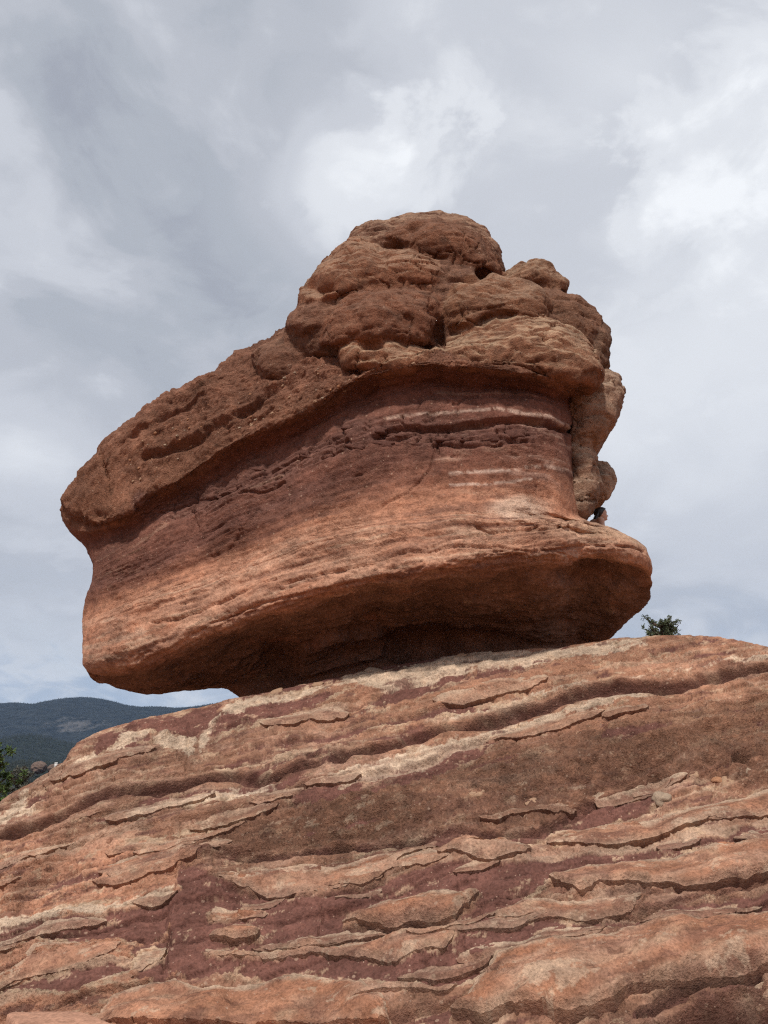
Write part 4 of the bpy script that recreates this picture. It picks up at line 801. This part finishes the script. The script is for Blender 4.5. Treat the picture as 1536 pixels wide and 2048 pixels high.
lobes = [
    # top dome
    dict(outline=[(690, 500), (700, 462), (735, 434), (765, 439), (820, 425), (870, 428), (930, 437), (975, 465), (1000, 505), (1011, 545), (985, 556), (930, 560), (860, 575), (760, 560)], Y0=13.6, front=1.3, back=2.2, seed=1, top=T1),
    dict(outline=[(770, 470), (820, 440), (900, 448), (960, 470), (990, 510), (1005, 545), (960, 556), (905, 548), (860, 522), (800, 500)], Y0=13.0, front=.75, back=1.2, seed=2, col=(.21, .092, .05), lean=.35),
    dict(outline=[(592, 612), (598, 572), (640, 525), (690, 480), (720, 470), (760, 500), (830, 506), (880, 520), (903, 548), (895, 575), (860, 590), (800, 585), (740, 600), (690, 610), (640, 606)], Y0=13.0, front=1.25, back=2.2, seed=3, top=T1, col=(.255, .11, .058)),
    dict(outline=[(570, 655), (575, 632), (600, 612), (640, 602), (690, 606), (685, 640), (650, 658), (600, 672)], Y0=12.7, front=.6, back=1.5, seed=4),
    dict(outline=[(640, 690), (660, 625), (700, 590), (740, 572), (800, 572), (860, 580), (884, 600), (880, 650), (862, 690), (830, 696), (790, 680), (740, 690)], Y0=12.4, front=.85, back=2, seed=5, col=(.225, .095, .052)),
    dict(outline=[(884, 600), (895, 570), (930, 556), (985, 552), (1040, 562), (1085, 580), (1100, 610), (1085, 640), (1030, 636), (980, 645), (930, 665), (890, 660)], Y0=12.5, front=.9, back=2, seed=6, col=(.24, .11, .058), top=T1),
    dict(outline=[(1010, 545), (1035, 526), (1070, 519), (1100, 527), (1108, 548), (1136, 566), (1134, 582), (1090, 580), (1040, 572), (1010, 565)], Y0=13.2, front=.55, back=1.4, seed=7, col=(.25, .125, .07), top=(.38, .25, .16)),
    dict(outline=[(1060, 580), (1110, 575), (1150, 590), (1185, 620), (1198, 645), (1180, 690), (1120, 690), (1070, 650)], Y0=12.9, front=.6, back=1.6, seed=8, col=(.19, .095, .055)),
    dict(outline=[(1130, 620), (1180, 618), (1200, 640), (1217, 665), (1222, 730), (1195, 745), (1150, 720)], Y0=13.1, front=.5, back=1.6, seed=9, col=(.21, .12, .075)),
    # the overhanging ledge of the cap
    dict(outline=[(690, 735), (680, 700), (700, 676), (760, 668), (810, 690), (860, 705), (890, 690), (880, 735), (830, 752), (760, 750)], Y0=12.2, front=.72, back=2.0, seed=10, col=(.28, .125, .066), top=(.50, .33, .205)),
    dict(outline=[(862, 712), (880, 680), (940, 652), (990, 632), (1040, 626), (1070, 642), (1110, 640), (1160, 660), (1190, 700), (1210, 745), (1195, 778), (1140, 772), (1080, 760), (1000, 750), (930, 750), (875, 750)], Y0=12.25, front=.95, back=2.2, seed=11, col=(.27, .125, .068), top=(.50, .335, .21)),
    # pale buttresses behind the prow
    dict(outline=[(1130, 770), (1170, 745), (1215, 732), (1238, 750), (1249, 785), (1240, 830), (1222, 865), (1195, 890), (1165, 905), (1140, 890), (1130, 830)], Y0=13.1, front=.75, back=2.2, seed=12, col=(.37, .225, .145), top=(.47, .33, .225)),
    dict(outline=[(1135, 880), (1170, 880), (1190, 905), (1192, 930), (1205, 965), (1203, 990), (1185, 1015), (1158, 1041), (1138, 1030)], Y0=13.0, front=.5, back=1.8, seed=13, col=(.34, .205, .13), top=(.48, .35, .25), flat=.6),
    dict(outline=[(1170, 940), (1190, 918), (1215, 925), (1230, 950), (1231, 978), (1215, 1000), (1190, 1005)], Y0=14.0, front=.5, back=1.3, seed=14, col=(.38, .245, .16), top=(.50, .38, .27)),
]
for l_ in lobes[:11]: l_['front'] *= .78; l_['Y0'] -= .06
for l_ in lobes:
    if 'col' in l_: l_['col'] = tuple(np.array(l_['col']) * [1.02, .99, 1.0])
core = [dict(outline=[(560, 672), (600, 620), (640, 560), (760, 500), (900, 500), (1010, 560), (1120, 590), (1190, 650), (1195, 740), (1000, 740), (850, 745), (700, 740), (640, 735), (560, 720)], Y0=13.2, front=.95, back=1.6, seed=21, flat=.5, col=(.19, .09, .055)),
        dict(outline=[(500, 705), (560, 662), (640, 650), (720, 665), (780, 690), (760, 742), (690, 765), (600, 775), (520, 760)], Y0=13.0, front=.42, back=1.5, seed=22, flat=.55, col=(.21, .098, .06))]
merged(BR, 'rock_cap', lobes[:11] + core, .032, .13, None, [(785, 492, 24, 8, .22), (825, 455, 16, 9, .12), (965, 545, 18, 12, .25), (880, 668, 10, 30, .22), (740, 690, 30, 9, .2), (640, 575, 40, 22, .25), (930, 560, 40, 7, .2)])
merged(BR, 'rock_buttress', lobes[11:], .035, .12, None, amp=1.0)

# ------------------------------------------------------------------ small stones
def surface_at(V, Nn, bx, by, px, py, n=1):
    d = (bx - px) ** 2 + (by - py) ** 2; d = d + 1e4 * (V[..., 1] > 16); i = np.unravel_index(np.argmin(d), d.shape); return V[i], Nn[i]
def stone_mesh(seed, sx, sy, sz, box=0.5):
    bm = bmesh.new(); bmesh.ops.create_icosphere(bm, subdivisions=3, radius=1.0)
    for v_ in bm.verts:
        c = v_.co; m = max(abs(c.x), abs(c.y), abs(c.z)); q = c * (1 - box) + (c / m) * box * .85
        k = 1 + .38 * float(noise(np.array([[c.x * 1.3 + seed * 9, c.y * 1.3, c.z * 1.3]]))[0]) + .10 * float(noise(np.array([[c.x * 4 + seed * 9, c.y * 4, c.z * 4]]))[0])
        v_.co = Vector((q.x * sx, q.y * sy, q.z * sz)) * k
    me = bpy.data.meshes.new('stone'); bm.to_mesh(me); bm.free(); me.polygons.foreach_set('use_smooth', np.ones(len(me.polygons), bool)); return me
def put_stone(name, me, parent, P, Nn, w, h, dpt, sink, roll, mat):
    m2 = me.copy() if not me.materials else me
    if not me.materials: me.materials.append(mat); m2 = me
    o = bpy.data.objects.new(name, m2); COL.objects.link(o)
    n = Vector(Nn); xa = Vector((1, 0, 0)); xa = (xa - n * xa.dot(n)).normalized(); za = n.cross(xa) * -1; za = xa.cross(n)
    R3 = Matrix((xa, n, za)).transposed().to_4x4() @ Matrix.Rotation(roll, 4, 'Y')
    o.matrix_world = Matrix.Translation(Vector(P) - n * sink) @ R3 @ Matrix.Diagonal((w, dpt, h, 1)); o.parent = parent
    return o
MCOB = [rock_mat('cobble_' + n_, .3, 2.0, .1, False, c_) for n_, c_ in (('tan', (.36, .225, .145)), ('grey', (.34, .25, .18)), ('orange', (.36, .18, .10)))]
cob = [stone_mesh(i * 3, 1, 1, 1, .45) for i in range(6)]
for i, m_ in enumerate(cob): m_.name = 'cobble'; m_.materials.append(MCOB[i % 3])
for i, (x, y, w, h, k) in enumerate([(1325, 1606, 17, 15, 1), (957, 1617, 16, 10, 0), (1064, 1619, 14, 9, 0), (1437, 1567, 12, 10, 2), (1453, 1575, 12, 13, 3), (1388, 1566, 10, 8, 0), (1138, 1634, 5, 6, 0), (1135, 1764, 6, 6, 3), (1240, 1757, 9, 5, 1), (700, 1605, 7, 5, 3), (1320, 1707, 9, 7, 2), (1495, 1560, 10, 8, 1), (405, 1929, 7, 4, 0), (1500, 1600, 8, 8, 3)]):
    P_, N_ = surface_at(SV, SN, sbx, sby, x, y); s_ = np.linalg.norm(P_ - EYE) / FOC
    put_stone('cobble', cob[k], slope, P_, N_, w * s_, h * s_ * 1.1, min(w, h) * s_ * .8, .045, random.uniform(-.3, .3), None)
for i in range(12):
    x = random.uniform(500, 930); y = np.interp(x, [470, 560, 640, 770, 900], [1397, 1380, 1364, 1336, 1316]) + random.uniform(2, 9)
    P_, N_ = surface_at(SV, SN, sbx, sby, x, y); r_ = random.uniform(.03, .09)
    put_stone('stone_flake', cob[i % 6], slope, P_, N_, r_ * 1.8, r_, r_ * .6, .01, random.uniform(-.4, .4), None)
blk_m = [stone_mesh(20 + i, 1, 1, 1, .8) for i in range(6)]
MBL = rock_mat('shale', .7, 1.5, .05, False, (.165, .076, .058))
for m_ in blk_m: m_.name = 'shale_block'; m_.materials.append(MBL)
rb = random.Random(3)
for line_, n_, hh in (([(330, 1022), (400, 1003), (470, 972), (560, 938), (640, 903), (700, 880)], 9, 5), ([(480, 955), (560, 920), (640, 890), (700, 866), (760, 862), (860, 868)], 8, 6), ([(880, 872), (960, 872), (1060, 868), (1130, 872)], 6, 9), ([(700, 898), (780, 880), (850, 885)], 5, 7)):
    la = np.array(line_, float)
    for q in range(n_):
        x = la[0, 0] + (la[-1, 0] - la[0, 0]) * (q + rb.uniform(.1, .9)) / n_; y = np.interp(x, la[:, 0], la[:, 1]) + rb.uniform(-7, 7)
        P_, N_ = surface_at(BV, BN, bbx, bby, x, y); s_ = np.linalg.norm(P_ - EYE) / FOC; w_ = rb.uniform(10, 24) * (1.5 if hh > 8 else 1)
        sl = np.interp(x, [300, 600, 800, 1000, 1150], [.42, .42, .25, 0, -.2])
        put_stone('shale_block', blk_m[rb.randrange(6)], BR, P_, N_, w_ * s_, hh * rb.uniform(.7, 1.3) * s_, .08, rb.uniform(.045, .075), -sl + rb.uniform(-.06, .06), None)
for i in range(130):
    if i < 70: x, y = random.uniform(250, 720), 0; y = np.interp(x, [250, 450, 720], [900, 790, 700]) + random.uniform(0, 75)
    else: x, y = random.uniform(700, 1180), random.uniform(650, 730)
    if i >= 70 and y < 690: continue
    P_, N_ = surface_at(BV, BN, bbx, bby, x, y); r_ = random.uniform(.010, .028)
    put_stone('pebble', cob[i % 6], BR, P_, N_, r_ * 1.3, r_, r_, .0, random.uniform(-.5, .5), None)

# ------------------------------------------------------------------ flat stone slab at the foot of the slope
def slab():
    a = [at(15, 2003, 5.9), at(160, 2013, 5.95), at(260, 2050, 5.3)]
    top = np.array([a[0], at(165, 2014, 5.95), at(265, 2055, 5.35), at(260, 2230, 4.3), at(70, 2090, 4.9)]); zt = top[:, 2].mean()
    n = 40; c = top.mean(0); V = []; q = np.vstack([top, top[:1]])
    s = np.concatenate([[0], np.cumsum(np.linalg.norm(np.diff(q[:, :2], axis=0), axis=1))]); u = np.arange(160) / 160 * s[-1]
    ring = np.stack([np.interp(u, s, q[:, k]) for k in range(2)], -1); ring = smooth(ring, 2, 0, True)
    for f, z in [(k / 24, zt) for k in range(24)] + [(1.0, zt - .012), (1.012, zt - .04), (1.014, zt - .12), (1.02, zt * .5), (1.03, 0.0), (1.03, -.05)]:
        V.append(np.concatenate([c[:2] + (ring - c[:2]) * f, np.full((160, 1), z)], 1))
    V = np.array(V); V[..., 2] += .012 * fbm(V * 3, 4); V[..., 0] += .008 * fbm(V * 6 + 5, 3)
    o = mesh_np('stone_slab', V, grid_faces(len(V), 160, True), MSLAB); tag(o, 'low flat-topped pinkish stone slab at the foot of the slope', 'slab')
slab()

# ------------------------------------------------------------------ trees
def tube(pts, radii, n=8):
    V = []; pts = [Vector(p) for p in pts]
    for i, p in enumerate(pts):
        d = (pts[min(i + 1, len(pts) - 1)] - pts[max(i - 1, 0)]).normalized(); a = d.orthogonal().normalized(); b = d.cross(a)
        V += [p + (a * math.cos(6.2832 * k / n) + b * math.sin(6.2832 * k / n)) * radii[i] for k in range(n)]
    F = [(i * n + k, i * n + (k + 1) % n, (i + 1) * n + (k + 1) % n, (i + 1) * n + k) for i in range(len(pts) - 1) for k in range(n)]
    return [tuple(v_) for v_ in V], F
def make_tree(name, label, base, height, rad, mat, seed, ntuft, tuft_r, needle, crown0=.25, lens=1.0, top=None):
    r = random.Random(seed); root = empty(name, base); tag(root, label, 'tree')
    V, F = [], []
    def add(pts, rad_):
        v_, f_ = tube(pts, rad_); k = len(V); V.extend(v_); F.extend([tuple(i + k for i in q) for q in f_])
    tr = [(r.uniform(-.06, .06) * h * height * .3, r.uniform(-.06, .06) * h * height * .3, h * height) for h in (0, .2, .4, .6, .8, .97)]; tr[0] = (0, 0, -.15)
    add(tr, [height * .028 * (1 - .85 * i / 5) + .012 for i in range(6)])
    tips = []
    nb = int(ntuft / 5)
    for i in range(nb):
        h = crown0 + (1 - crown0) * (i + r.random()) / nb; k = min(int(h * 5), 4); f = min(h * 5 - k, 1)
        b = Vector(tr[k]).lerp(Vector(tr[k + 1]), f); az = i * 2.4 + r.uniform(-.5, .5)
        e = math.sqrt(max(.02, 1 - ((h - .45) / .62) ** 2)) if h > .45 else .75 + .25 * h / .45
        ln = rad * e * r.uniform(.6, 1.15); d = Vector((math.cos(az), math.sin(az), r.uniform(.15, .75)))
        m1 = b + d * ln * .5 + Vector((0, 0, -.05 * ln)); t1 = b + d * ln + Vector((0, 0, .12 * ln)); add([b, m1, t1], [.02 * height * .4 + .008, .014 * height * .3 + .006, .006])
        for q in range(5):
            tips.append(b.lerp(t1, r.uniform(.35, 1.05)) + Vector((r.gauss(0, .14), r.gauss(0, .14), r.gauss(0, .12))) * ln)
    trunk = mesh_np('trunk', np.array(V), F, MBARK, root)
    P = np.array(tips); NT = needle; rr = np.random.default_rng(seed)
    d = rr.normal(size=(len(P), NT, 3)); d[..., 2] += .35; d /= np.linalg.norm(d, axis=-1, keepdims=True)
    ln = tuft_r * rr.uniform(.6, 1.2, (len(P), NT, 1)); c = P[:, None] + rr.normal(size=d.shape) * tuft_r * .35
    sidev = np.cross(d, rr.normal(size=d.shape)); sidev /= np.linalg.norm(sidev, axis=-1, keepdims=True); w = tuft_r * .16
    Q = np.stack([c - sidev * w * .6, c + sidev * w * .6, c + d * ln * .7 + sidev * w, c + d * ln * 1.1, c + d * ln * .7 - sidev * w], -2).reshape(-1, 3)
    nq = len(Q) // 5; FF = np.arange(nq * 5).reshape(nq, 5)
    crown = mesh_np('crown', Q, FF, mat, root, smooth_sh=False); return root
p = at(1313, 1237, 19.0); make_tree('juniper_tree', 'small dark juniper tree rising behind the crest beside the boulder', (p[0], 19.0, 0.0), p[2] + .03, .70, MJUN, 5, 400, .07, 24, .60)
p = at(-52, 1516, 21.0); make_tree('pine_tree', 'bright green pine tree beyond the low end of the slope', (p[0], 21.0, 0.0), p[2] + .1, 1.05, MPINE, 8, 620, .10, 44, .12)
p = at(46, 1535, 60.0); make_tree('bare_shrub_tree', 'greyish thin tree behind the green pine', (p[0], 60.0, 0.0), p[2], 1.0, leaf_mat('grey_leaves', (.06, .065, .05), (.12, .115, .09)), 9, 200, .22, 20, .2)

# tan outcrops on the foothill
MOUT = rock_mat('outcrop_stone', .3, .05, 0, False, (.16, .112, .09))
def outcrop(px, py, w, label):
    P = at(px, py, 690); c = np.array([P[0], 690.0, P[2]]); nth, nph = 40, 24
    th = np.linspace(0, 2 * np.pi, nth, endpoint=False)[None]; ph = np.linspace(0.02, np.pi - .02, nph)[:, None]
    D = np.stack([np.sin(ph) * np.cos(th), np.sin(ph) * np.sin(th), np.cos(ph) + 0 * th], -1)
    k = 1 + .5 * fbm(D * 2 + px, 4, ridge=True); G = c + D * k[..., None] * [w, w * .7, w * .75]
    o = mesh_np('rock_outcrop', G, grid_faces(nph, nth, True, True), MOUT); tag(o, label, 'rock outcrop', 'outcrops on the foothill')


outcrop(78, 1535, 5, 'tan rock outcrop among the dark foothill trees'); outcrop(108, 1538, 4, 'smaller tan rock outcrop beside a white speck of a house')
# tiny pale house above the outcrops
hp = at(113, 1524, 660); hs = empty('distant_house', (hp[0], 660, hp[2] - 2.0)); tag(hs, 'tiny pale house above the tan foothill outcrops', 'house')
MWH = rock_mat('pale_wall', .05, .1, 0, False, (.55, .53, .50)); MRF = rock_mat('pale_roof', .05, .1, 0, False, (.70, .69, .67))
def boxv(x0, x1, y0, y1, z0, z1): return [(x, y, z) for z in (z0, z1) for x, y in ((x0, y0), (x1, y0), (x1, y1), (x0, y1))]
QB = [(0, 3, 2, 1), (4, 5, 6, 7), (0, 1, 5, 4), (1, 2, 6, 5), (2, 3, 7, 6), (3, 0, 4, 7)]
mesh_np('wall', np.array(boxv(-1.0, 1.0, -1.0, 1.0, -3, 1.0)), QB, MWH, hs, smooth_sh=False)
mesh_np('roof', np.array([(-1.2, -1.2, 1.0), (1.2, -1.2, 1.0), (1.2, 1.2, 1.0), (-1.2, 1.2, 1.0), (-1.2, 0, 1.6), (1.2, 0, 1.6)]), [(0, 1, 5, 4), (3, 4, 5, 2), (0, 4, 3, 3), (1, 2, 5, 5), (0, 3, 2, 1)][:2] + [(0, 3, 2, 1)], MRF, hs, smooth_sh=False)

# ------------------------------------------------------------------ the person on the shelf
def person():
    px_, py_, Y_ = 1202, 1025, 13.8
    hd = at(px_, py_, Y_); X0 = hd[0] - .25
    near = (np.abs(BV[..., 0] - X0) < .25) & (np.abs(BV[..., 1] - Y_) < .35) & (BV[..., 2] < hd[2] - .2); zs = BV[..., 2][near].max() if near.any() else hd[2] - .75
    H = hd[2] - zs; root = empty('person', (X0, Y_, zs)); tag(root, 'dark-haired person with bare shoulders sitting on the shelf, facing away from the rock', 'person')
    q = (H - .06) / .66
    J = {'pel': (0, 0, .10), 'sp': (.05, 0, .26 * q), 'ch': (.11, 0, .46 * q), 'nk': (.15, 0, .54 * q), 'hd': (.22, 0, .62 * q)}
    E = [('pel', 'sp', .13, .12), ('sp', 'ch', .12, .13), ('ch', 'nk', .13, .05), ('nk', 'hd', .05, .06)]
    rad = {'pel': .15, 'sp': .105, 'ch': .105, 'nk': .05, 'hd': .06}
    for sgn, t in ((1, 'L'), (-1, 'R')):
        J.update({'sh' + t: (.18, .165 * sgn, .675 * q - .18), 'el' + t: (.20, .21 * sgn, .22 * q), 'wr' + t: (.40, .16 * sgn, .17), 'pa' + t: (.46, .15 * sgn, .16),
                  'hp' + t: (.02, .10 * sgn, .08), 'kn' + t: (.36, .17 * sgn, .07), 'an' + t: (.62, .12 * sgn, .02), 'to' + t: (.74, .13 * sgn, .02)})
        rad.update({'sh' + t: .062, 'el' + t: .04, 'wr' + t: .028, 'pa' + t: .032, 'hp' + t: .10, 'kn' + t: .065, 'an' + t: .042, 'to' + t: .03})
        E += [('ch', 'sh' + t), ('sh' + t, 'el' + t), ('el' + t, 'wr' + t), ('wr' + t, 'pa' + t), ('pel', 'hp' + t), ('hp' + t, 'kn' + t), ('kn' + t, 'an' + t), ('an' + t, 'to' + t)]
        for k, (dx, dy, ln) in enumerate(((.055, .028, .055), (.06, .012, .075), (.06, -.004, .08), (.058, -.02, .07), (.0, .045, .05))):
            a_, b_ = 'f%d' % k + t, 'g%d' % k + t; b0 = J['pa' + t]
            J[a_] = (b0[0] + dx * .6, b0[1] - dy * sgn, b0[2]); J[b_] = (b0[0] + dx * .6 + ln * .7, b0[1] - dy * 1.1 * sgn, b0[2] - .025); rad[a_] = .012; rad[b_] = .0105
            E += [('pa' + t, a_), (a_, b_)]
    hx, hz = .25, .675 * q
    # head: sections up the skull with a face profile (brow, nose, lips, chin)
    K = 1.12
    def head_pts(nth=56, nph=60, push=None):
        z = np.linspace(-.112, .120, nph)[:, None]; th = np.linspace(0, 2 * np.pi, nth, endpoint=False)[None]
        xf = np.interp(z, [-.112, -.106, -.095, -.082, -.068, -.05, -.03, -.005, .012, .03, .06, .09, .108, .120], [.02, .055, .082, .092, .086, .090, .090, .091, .087, .094, .090, .066, .036, .004])
        xb = np.interp(z, [-.112, -.09, -.05, -.02, .02, .05, .085, .108, .120], [.02, .035, .06, .088, .105, .104, .084, .046, .004])
        wy = np.interp(z, [-.112, -.095, -.07, -.03, .02, .06, .09, .11, .120], [.018, .036, .052, .064, .074, .072, .055, .03, .003])
        cx, sy = np.cos(th), np.sin(th); X = np.where(cx > 0, xf, xb) * np.sign(cx) * np.abs(cx) ** .85; Yy = wy * np.sign(sy) * np.abs(sy) ** .9; Z = z + 0 * th
        fr_ = np.clip(cx, 0, 1); m1 = np.exp(-(Yy / .011) ** 2) * fr_; m2 = np.exp(-(Yy / .022) ** 2) * fr_
        g_ = lambda c_, s_: np.exp(-((Z - c_) / s_) ** 2)
        X = X + m1 * (.026 * g_(-.024, .009) + .016 * g_(-.010, .012)) + m2 * (.008 * g_(-.048, .006) + .008 * g_(-.060, .006) - .004 * g_(-.054, .003) + .007 * g_(-.084, .012)) - .010 * fr_ * g_(.008, .010) * np.exp(-((np.abs(Yy) - .03) / .013) ** 2)
        P = np.stack([X, Yy, Z], -1)
        if push is not None: P = P + push(P)
        return P * K
    # one continuous skin: tapered limbs and the head grown together
    vx = .008; lo = np.array([-.24, -.36, -.06]); dim = np.array([140, 90, 118]); gr = np.stack(np.meshgrid(*[lo[k] + vx * np.arange(dim[k]) for k in range(3)], indexing='ij'), -1).astype(np.float32)
    A = np.full(tuple(dim), 9.0, np.float32)
    def blend(A, a, k): h = np.clip(.5 + .5 * (a - A) / k, 0, 1); return a * (1 - h) + A * h - k * h * (1 - h)
    for e in E:
        a, b = np.array(J[e[0]], np.float32), np.array(J[e[1]], np.float32); ab = b - a; t_ = np.clip(((gr - a) @ ab) / (ab @ ab), 0, 1)
        d_ = np.linalg.norm(gr - a - t_[..., None] * ab, axis=-1) - (rad[e[0]] + (rad[e[1]] - rad[e[0]]) * t_); A = blend(A, d_, .008 if e[1][0] in 'fg' else .03)
    tf = vdb.createLinearTransform(voxelSize=vx); i0 = tuple(int(round(v_)) for v_ in lo / vx)
    P = head_pts() + [hx, 0, hz]; nP = P.shape[0] * P.shape[1]; Vh = np.concatenate([P.reshape(-1, 3), P[0].mean(0)[None], P[-1].mean(0)[None]])
    Fh = np.concatenate([grid_faces(60, 56, True, False)]); Th = np.array([(k, (k + 1) % 56, nP) for k in range(56)] + [(nP - 56 + k, nP - 56 + (k + 1) % 56, nP + 1) for k in range(56)])
    gh = vdb.FloatGrid.createLevelSetFromPolygons(Vh.astype(np.float32), triangles=Th.astype(np.uint32), quads=Fh.astype(np.uint32), transform=tf, halfWidth=5); a = np.empty(tuple(dim), np.float32); gh.copyToArray(a, ijk=i0); A = blend(A, a, .012)
    for sgn in (1, -1):      # ears
        A = blend(A, np.linalg.norm((gr - [hx - .008, .074 * sgn, hz - .012]) / [.018, .012, .034], axis=-1).astype(np.float32) * .014 - .014, .006)
    gb = vdb.FloatGrid(.1); gb.copyFromArray(np.ascontiguousarray(A, np.float32), ijk=i0); gb.transform = tf; gb.gridClass = vdb.GridClass.LEVEL_SET
    Vb, Qb = gb.convertToQuads(isovalue=0.0); bo = mesh_np('body', Vb, Qb[:, ::-1], None, root); me = bo.data
    sk = bpy.data.materials.new('skin'); sk.use_nodes = True; b_ = sk.node_tree.nodes['Principled BSDF']; b_.inputs['Roughness'].default_value = .55
    nn = N(sk.node_tree, 'ShaderNodeTexNoise', ins={'Scale': 30.0}); sk.node_tree.links.new(ramp(sk.node_tree, nn.outputs[0], [(.3, (.50, .28, .19)), (.7, (.58, .35, .25))]), b_.inputs['Base Color']); me.materials.append(sk)
    def simple(nm, c, r=.6):
        m = bpy.data.materials.new(nm); m.use_nodes = True; b = m.node_tree.nodes['Principled BSDF']; b.inputs['Roughness'].default_value = r
        n_ = N(m.node_tree, 'ShaderNodeTexNoise', ins={'Scale': 60.0}); m.node_tree.links.new(ramp(m.node_tree, n_.outputs[0], [(.3, tuple(k * .7 for k in c)), (.7, c)]), b.inputs['Base Color']); return m
    # hair: cap over the skull, pulled back and falling behind the shoulders
    def hair_push(P):
        x, y, z = P[..., 0], P[..., 1], P[..., 2]; line_ = np.interp(z, [-.11, -.05, -.01, .03, .06, .085, .12], [-.05, -.03, .005, .022, .045, .075, .2])
        m = sm(.010, -.012, x - line_); n_ = P - np.stack([0 * x, 0 * y, np.clip(z, -.03, .03)], -1); n_ /= np.linalg.norm(n_, axis=-1, keepdims=True) + 1e-9
        return n_ * (-.014 + .032 * m + .004 * m * fbm(P * [40, 90, 20], 3))[..., None]
    P = head_pts(72, 64, hair_push) + [hx, 0, hz]
    MH = simple('dark_hair', (.022, .015, .012), .45)
    mesh_np('hair', P, grid_faces(64, 72, True, False), MH, root)
    t_ = np.linspace(0, 1, 30)[:, None]; th = np.linspace(0, 2 * np.pi, 40, endpoint=False)[None]       # the length falling behind the shoulders
    cx = hx + np.interp(t_, [0, .3, .6, 1], [-.05, -.10, -.14, -.16]); cz = hz + np.interp(t_, [0, .3, .6, 1], [.05, -.03, -.14, -.30]); ra = np.interp(t_, [0, .15, .4, .8, 1], [.01, .06, .07, .05, .006])
    Lk = np.stack([cx + np.cos(th) * ra * .75, -.03 + np.sin(th) * ra * 1.25, cz + np.cos(th) * ra * .35], -1); Lk += .008 * fbm(Lk * [60, 90, 12], 3)[..., None] * [1, 1, 0]
    mesh_np('hair_length', Lk, grid_faces(30, 40, True, False), MH, root)
    # sleeveless dark top following the trunk
    zz = np.linspace(.02, .43 * q, 24)[:, None]; th = np.linspace(0, 2 * np.pi, 48, endpoint=False)[None]; tt = (zz - .02) / (zz[-1] - .02)
    cx = np.interp(zz, [.10, .26 * q, .40 * q], [0, .05, .10]); rr_ = np.interp(tt, [0, .5, 1], [.17, .125, .12])
    T = np.stack([cx + np.cos(th) * rr_, np.sin(th) * rr_ * 1.12, zz + 0 * th + .01 * np.sin(3 * th) * tt], -1); T += .008 * fbm(T * 12, 3)[..., None]
    mesh_np('sleeveless_top', T, grid_faces(24, 48, True, False), simple('dark_cloth', (.03, .03, .035), .9), root)
    for sgn in (1, -1):
        ey = bpy.data.meshes.new('eye'); b2 = bmesh.new(); bmesh.ops.create_uvsphere(b2, u_segments=12, v_segments=8, radius=.012, matrix=Matrix.Translation((hx + .080, .034 * sgn, hz + .010))); b2.to_mesh(ey); b2.free()
        eo = bpy.data.objects.new('eye', ey); COL.objects.link(eo); eo.parent = root; ey.materials.append(simple('eye_dark', (.05, .035, .03), .2))
person()

# ------------------------------------------------------------------ the air between here and the mountains
hzb = np.array(boxv(-23000, 23000, -23000, 23000, -1.0, 1150.0)); ho = mesh_np('haze', hzb, QB, None, smooth_sh=False); tag(ho, 'thin blue-grey haze filling the air towards the mountains', 'haze', kind='stuff')
hm = bpy.data.materials.new('thin_haze'); hm.use_nodes = True; t = hm.node_tree; t.nodes.clear()
pv = N(t, 'ShaderNodeVolumePrincipled', ins={'Color': (.46, .66, 1.0, 1), 'Density': 3.9e-5, 'Anisotropy': 0.0}); t.links.new(pv.outputs[0], N(t, 'ShaderNodeOutputMaterial').inputs['Volume']); ho.data.materials.append(hm)
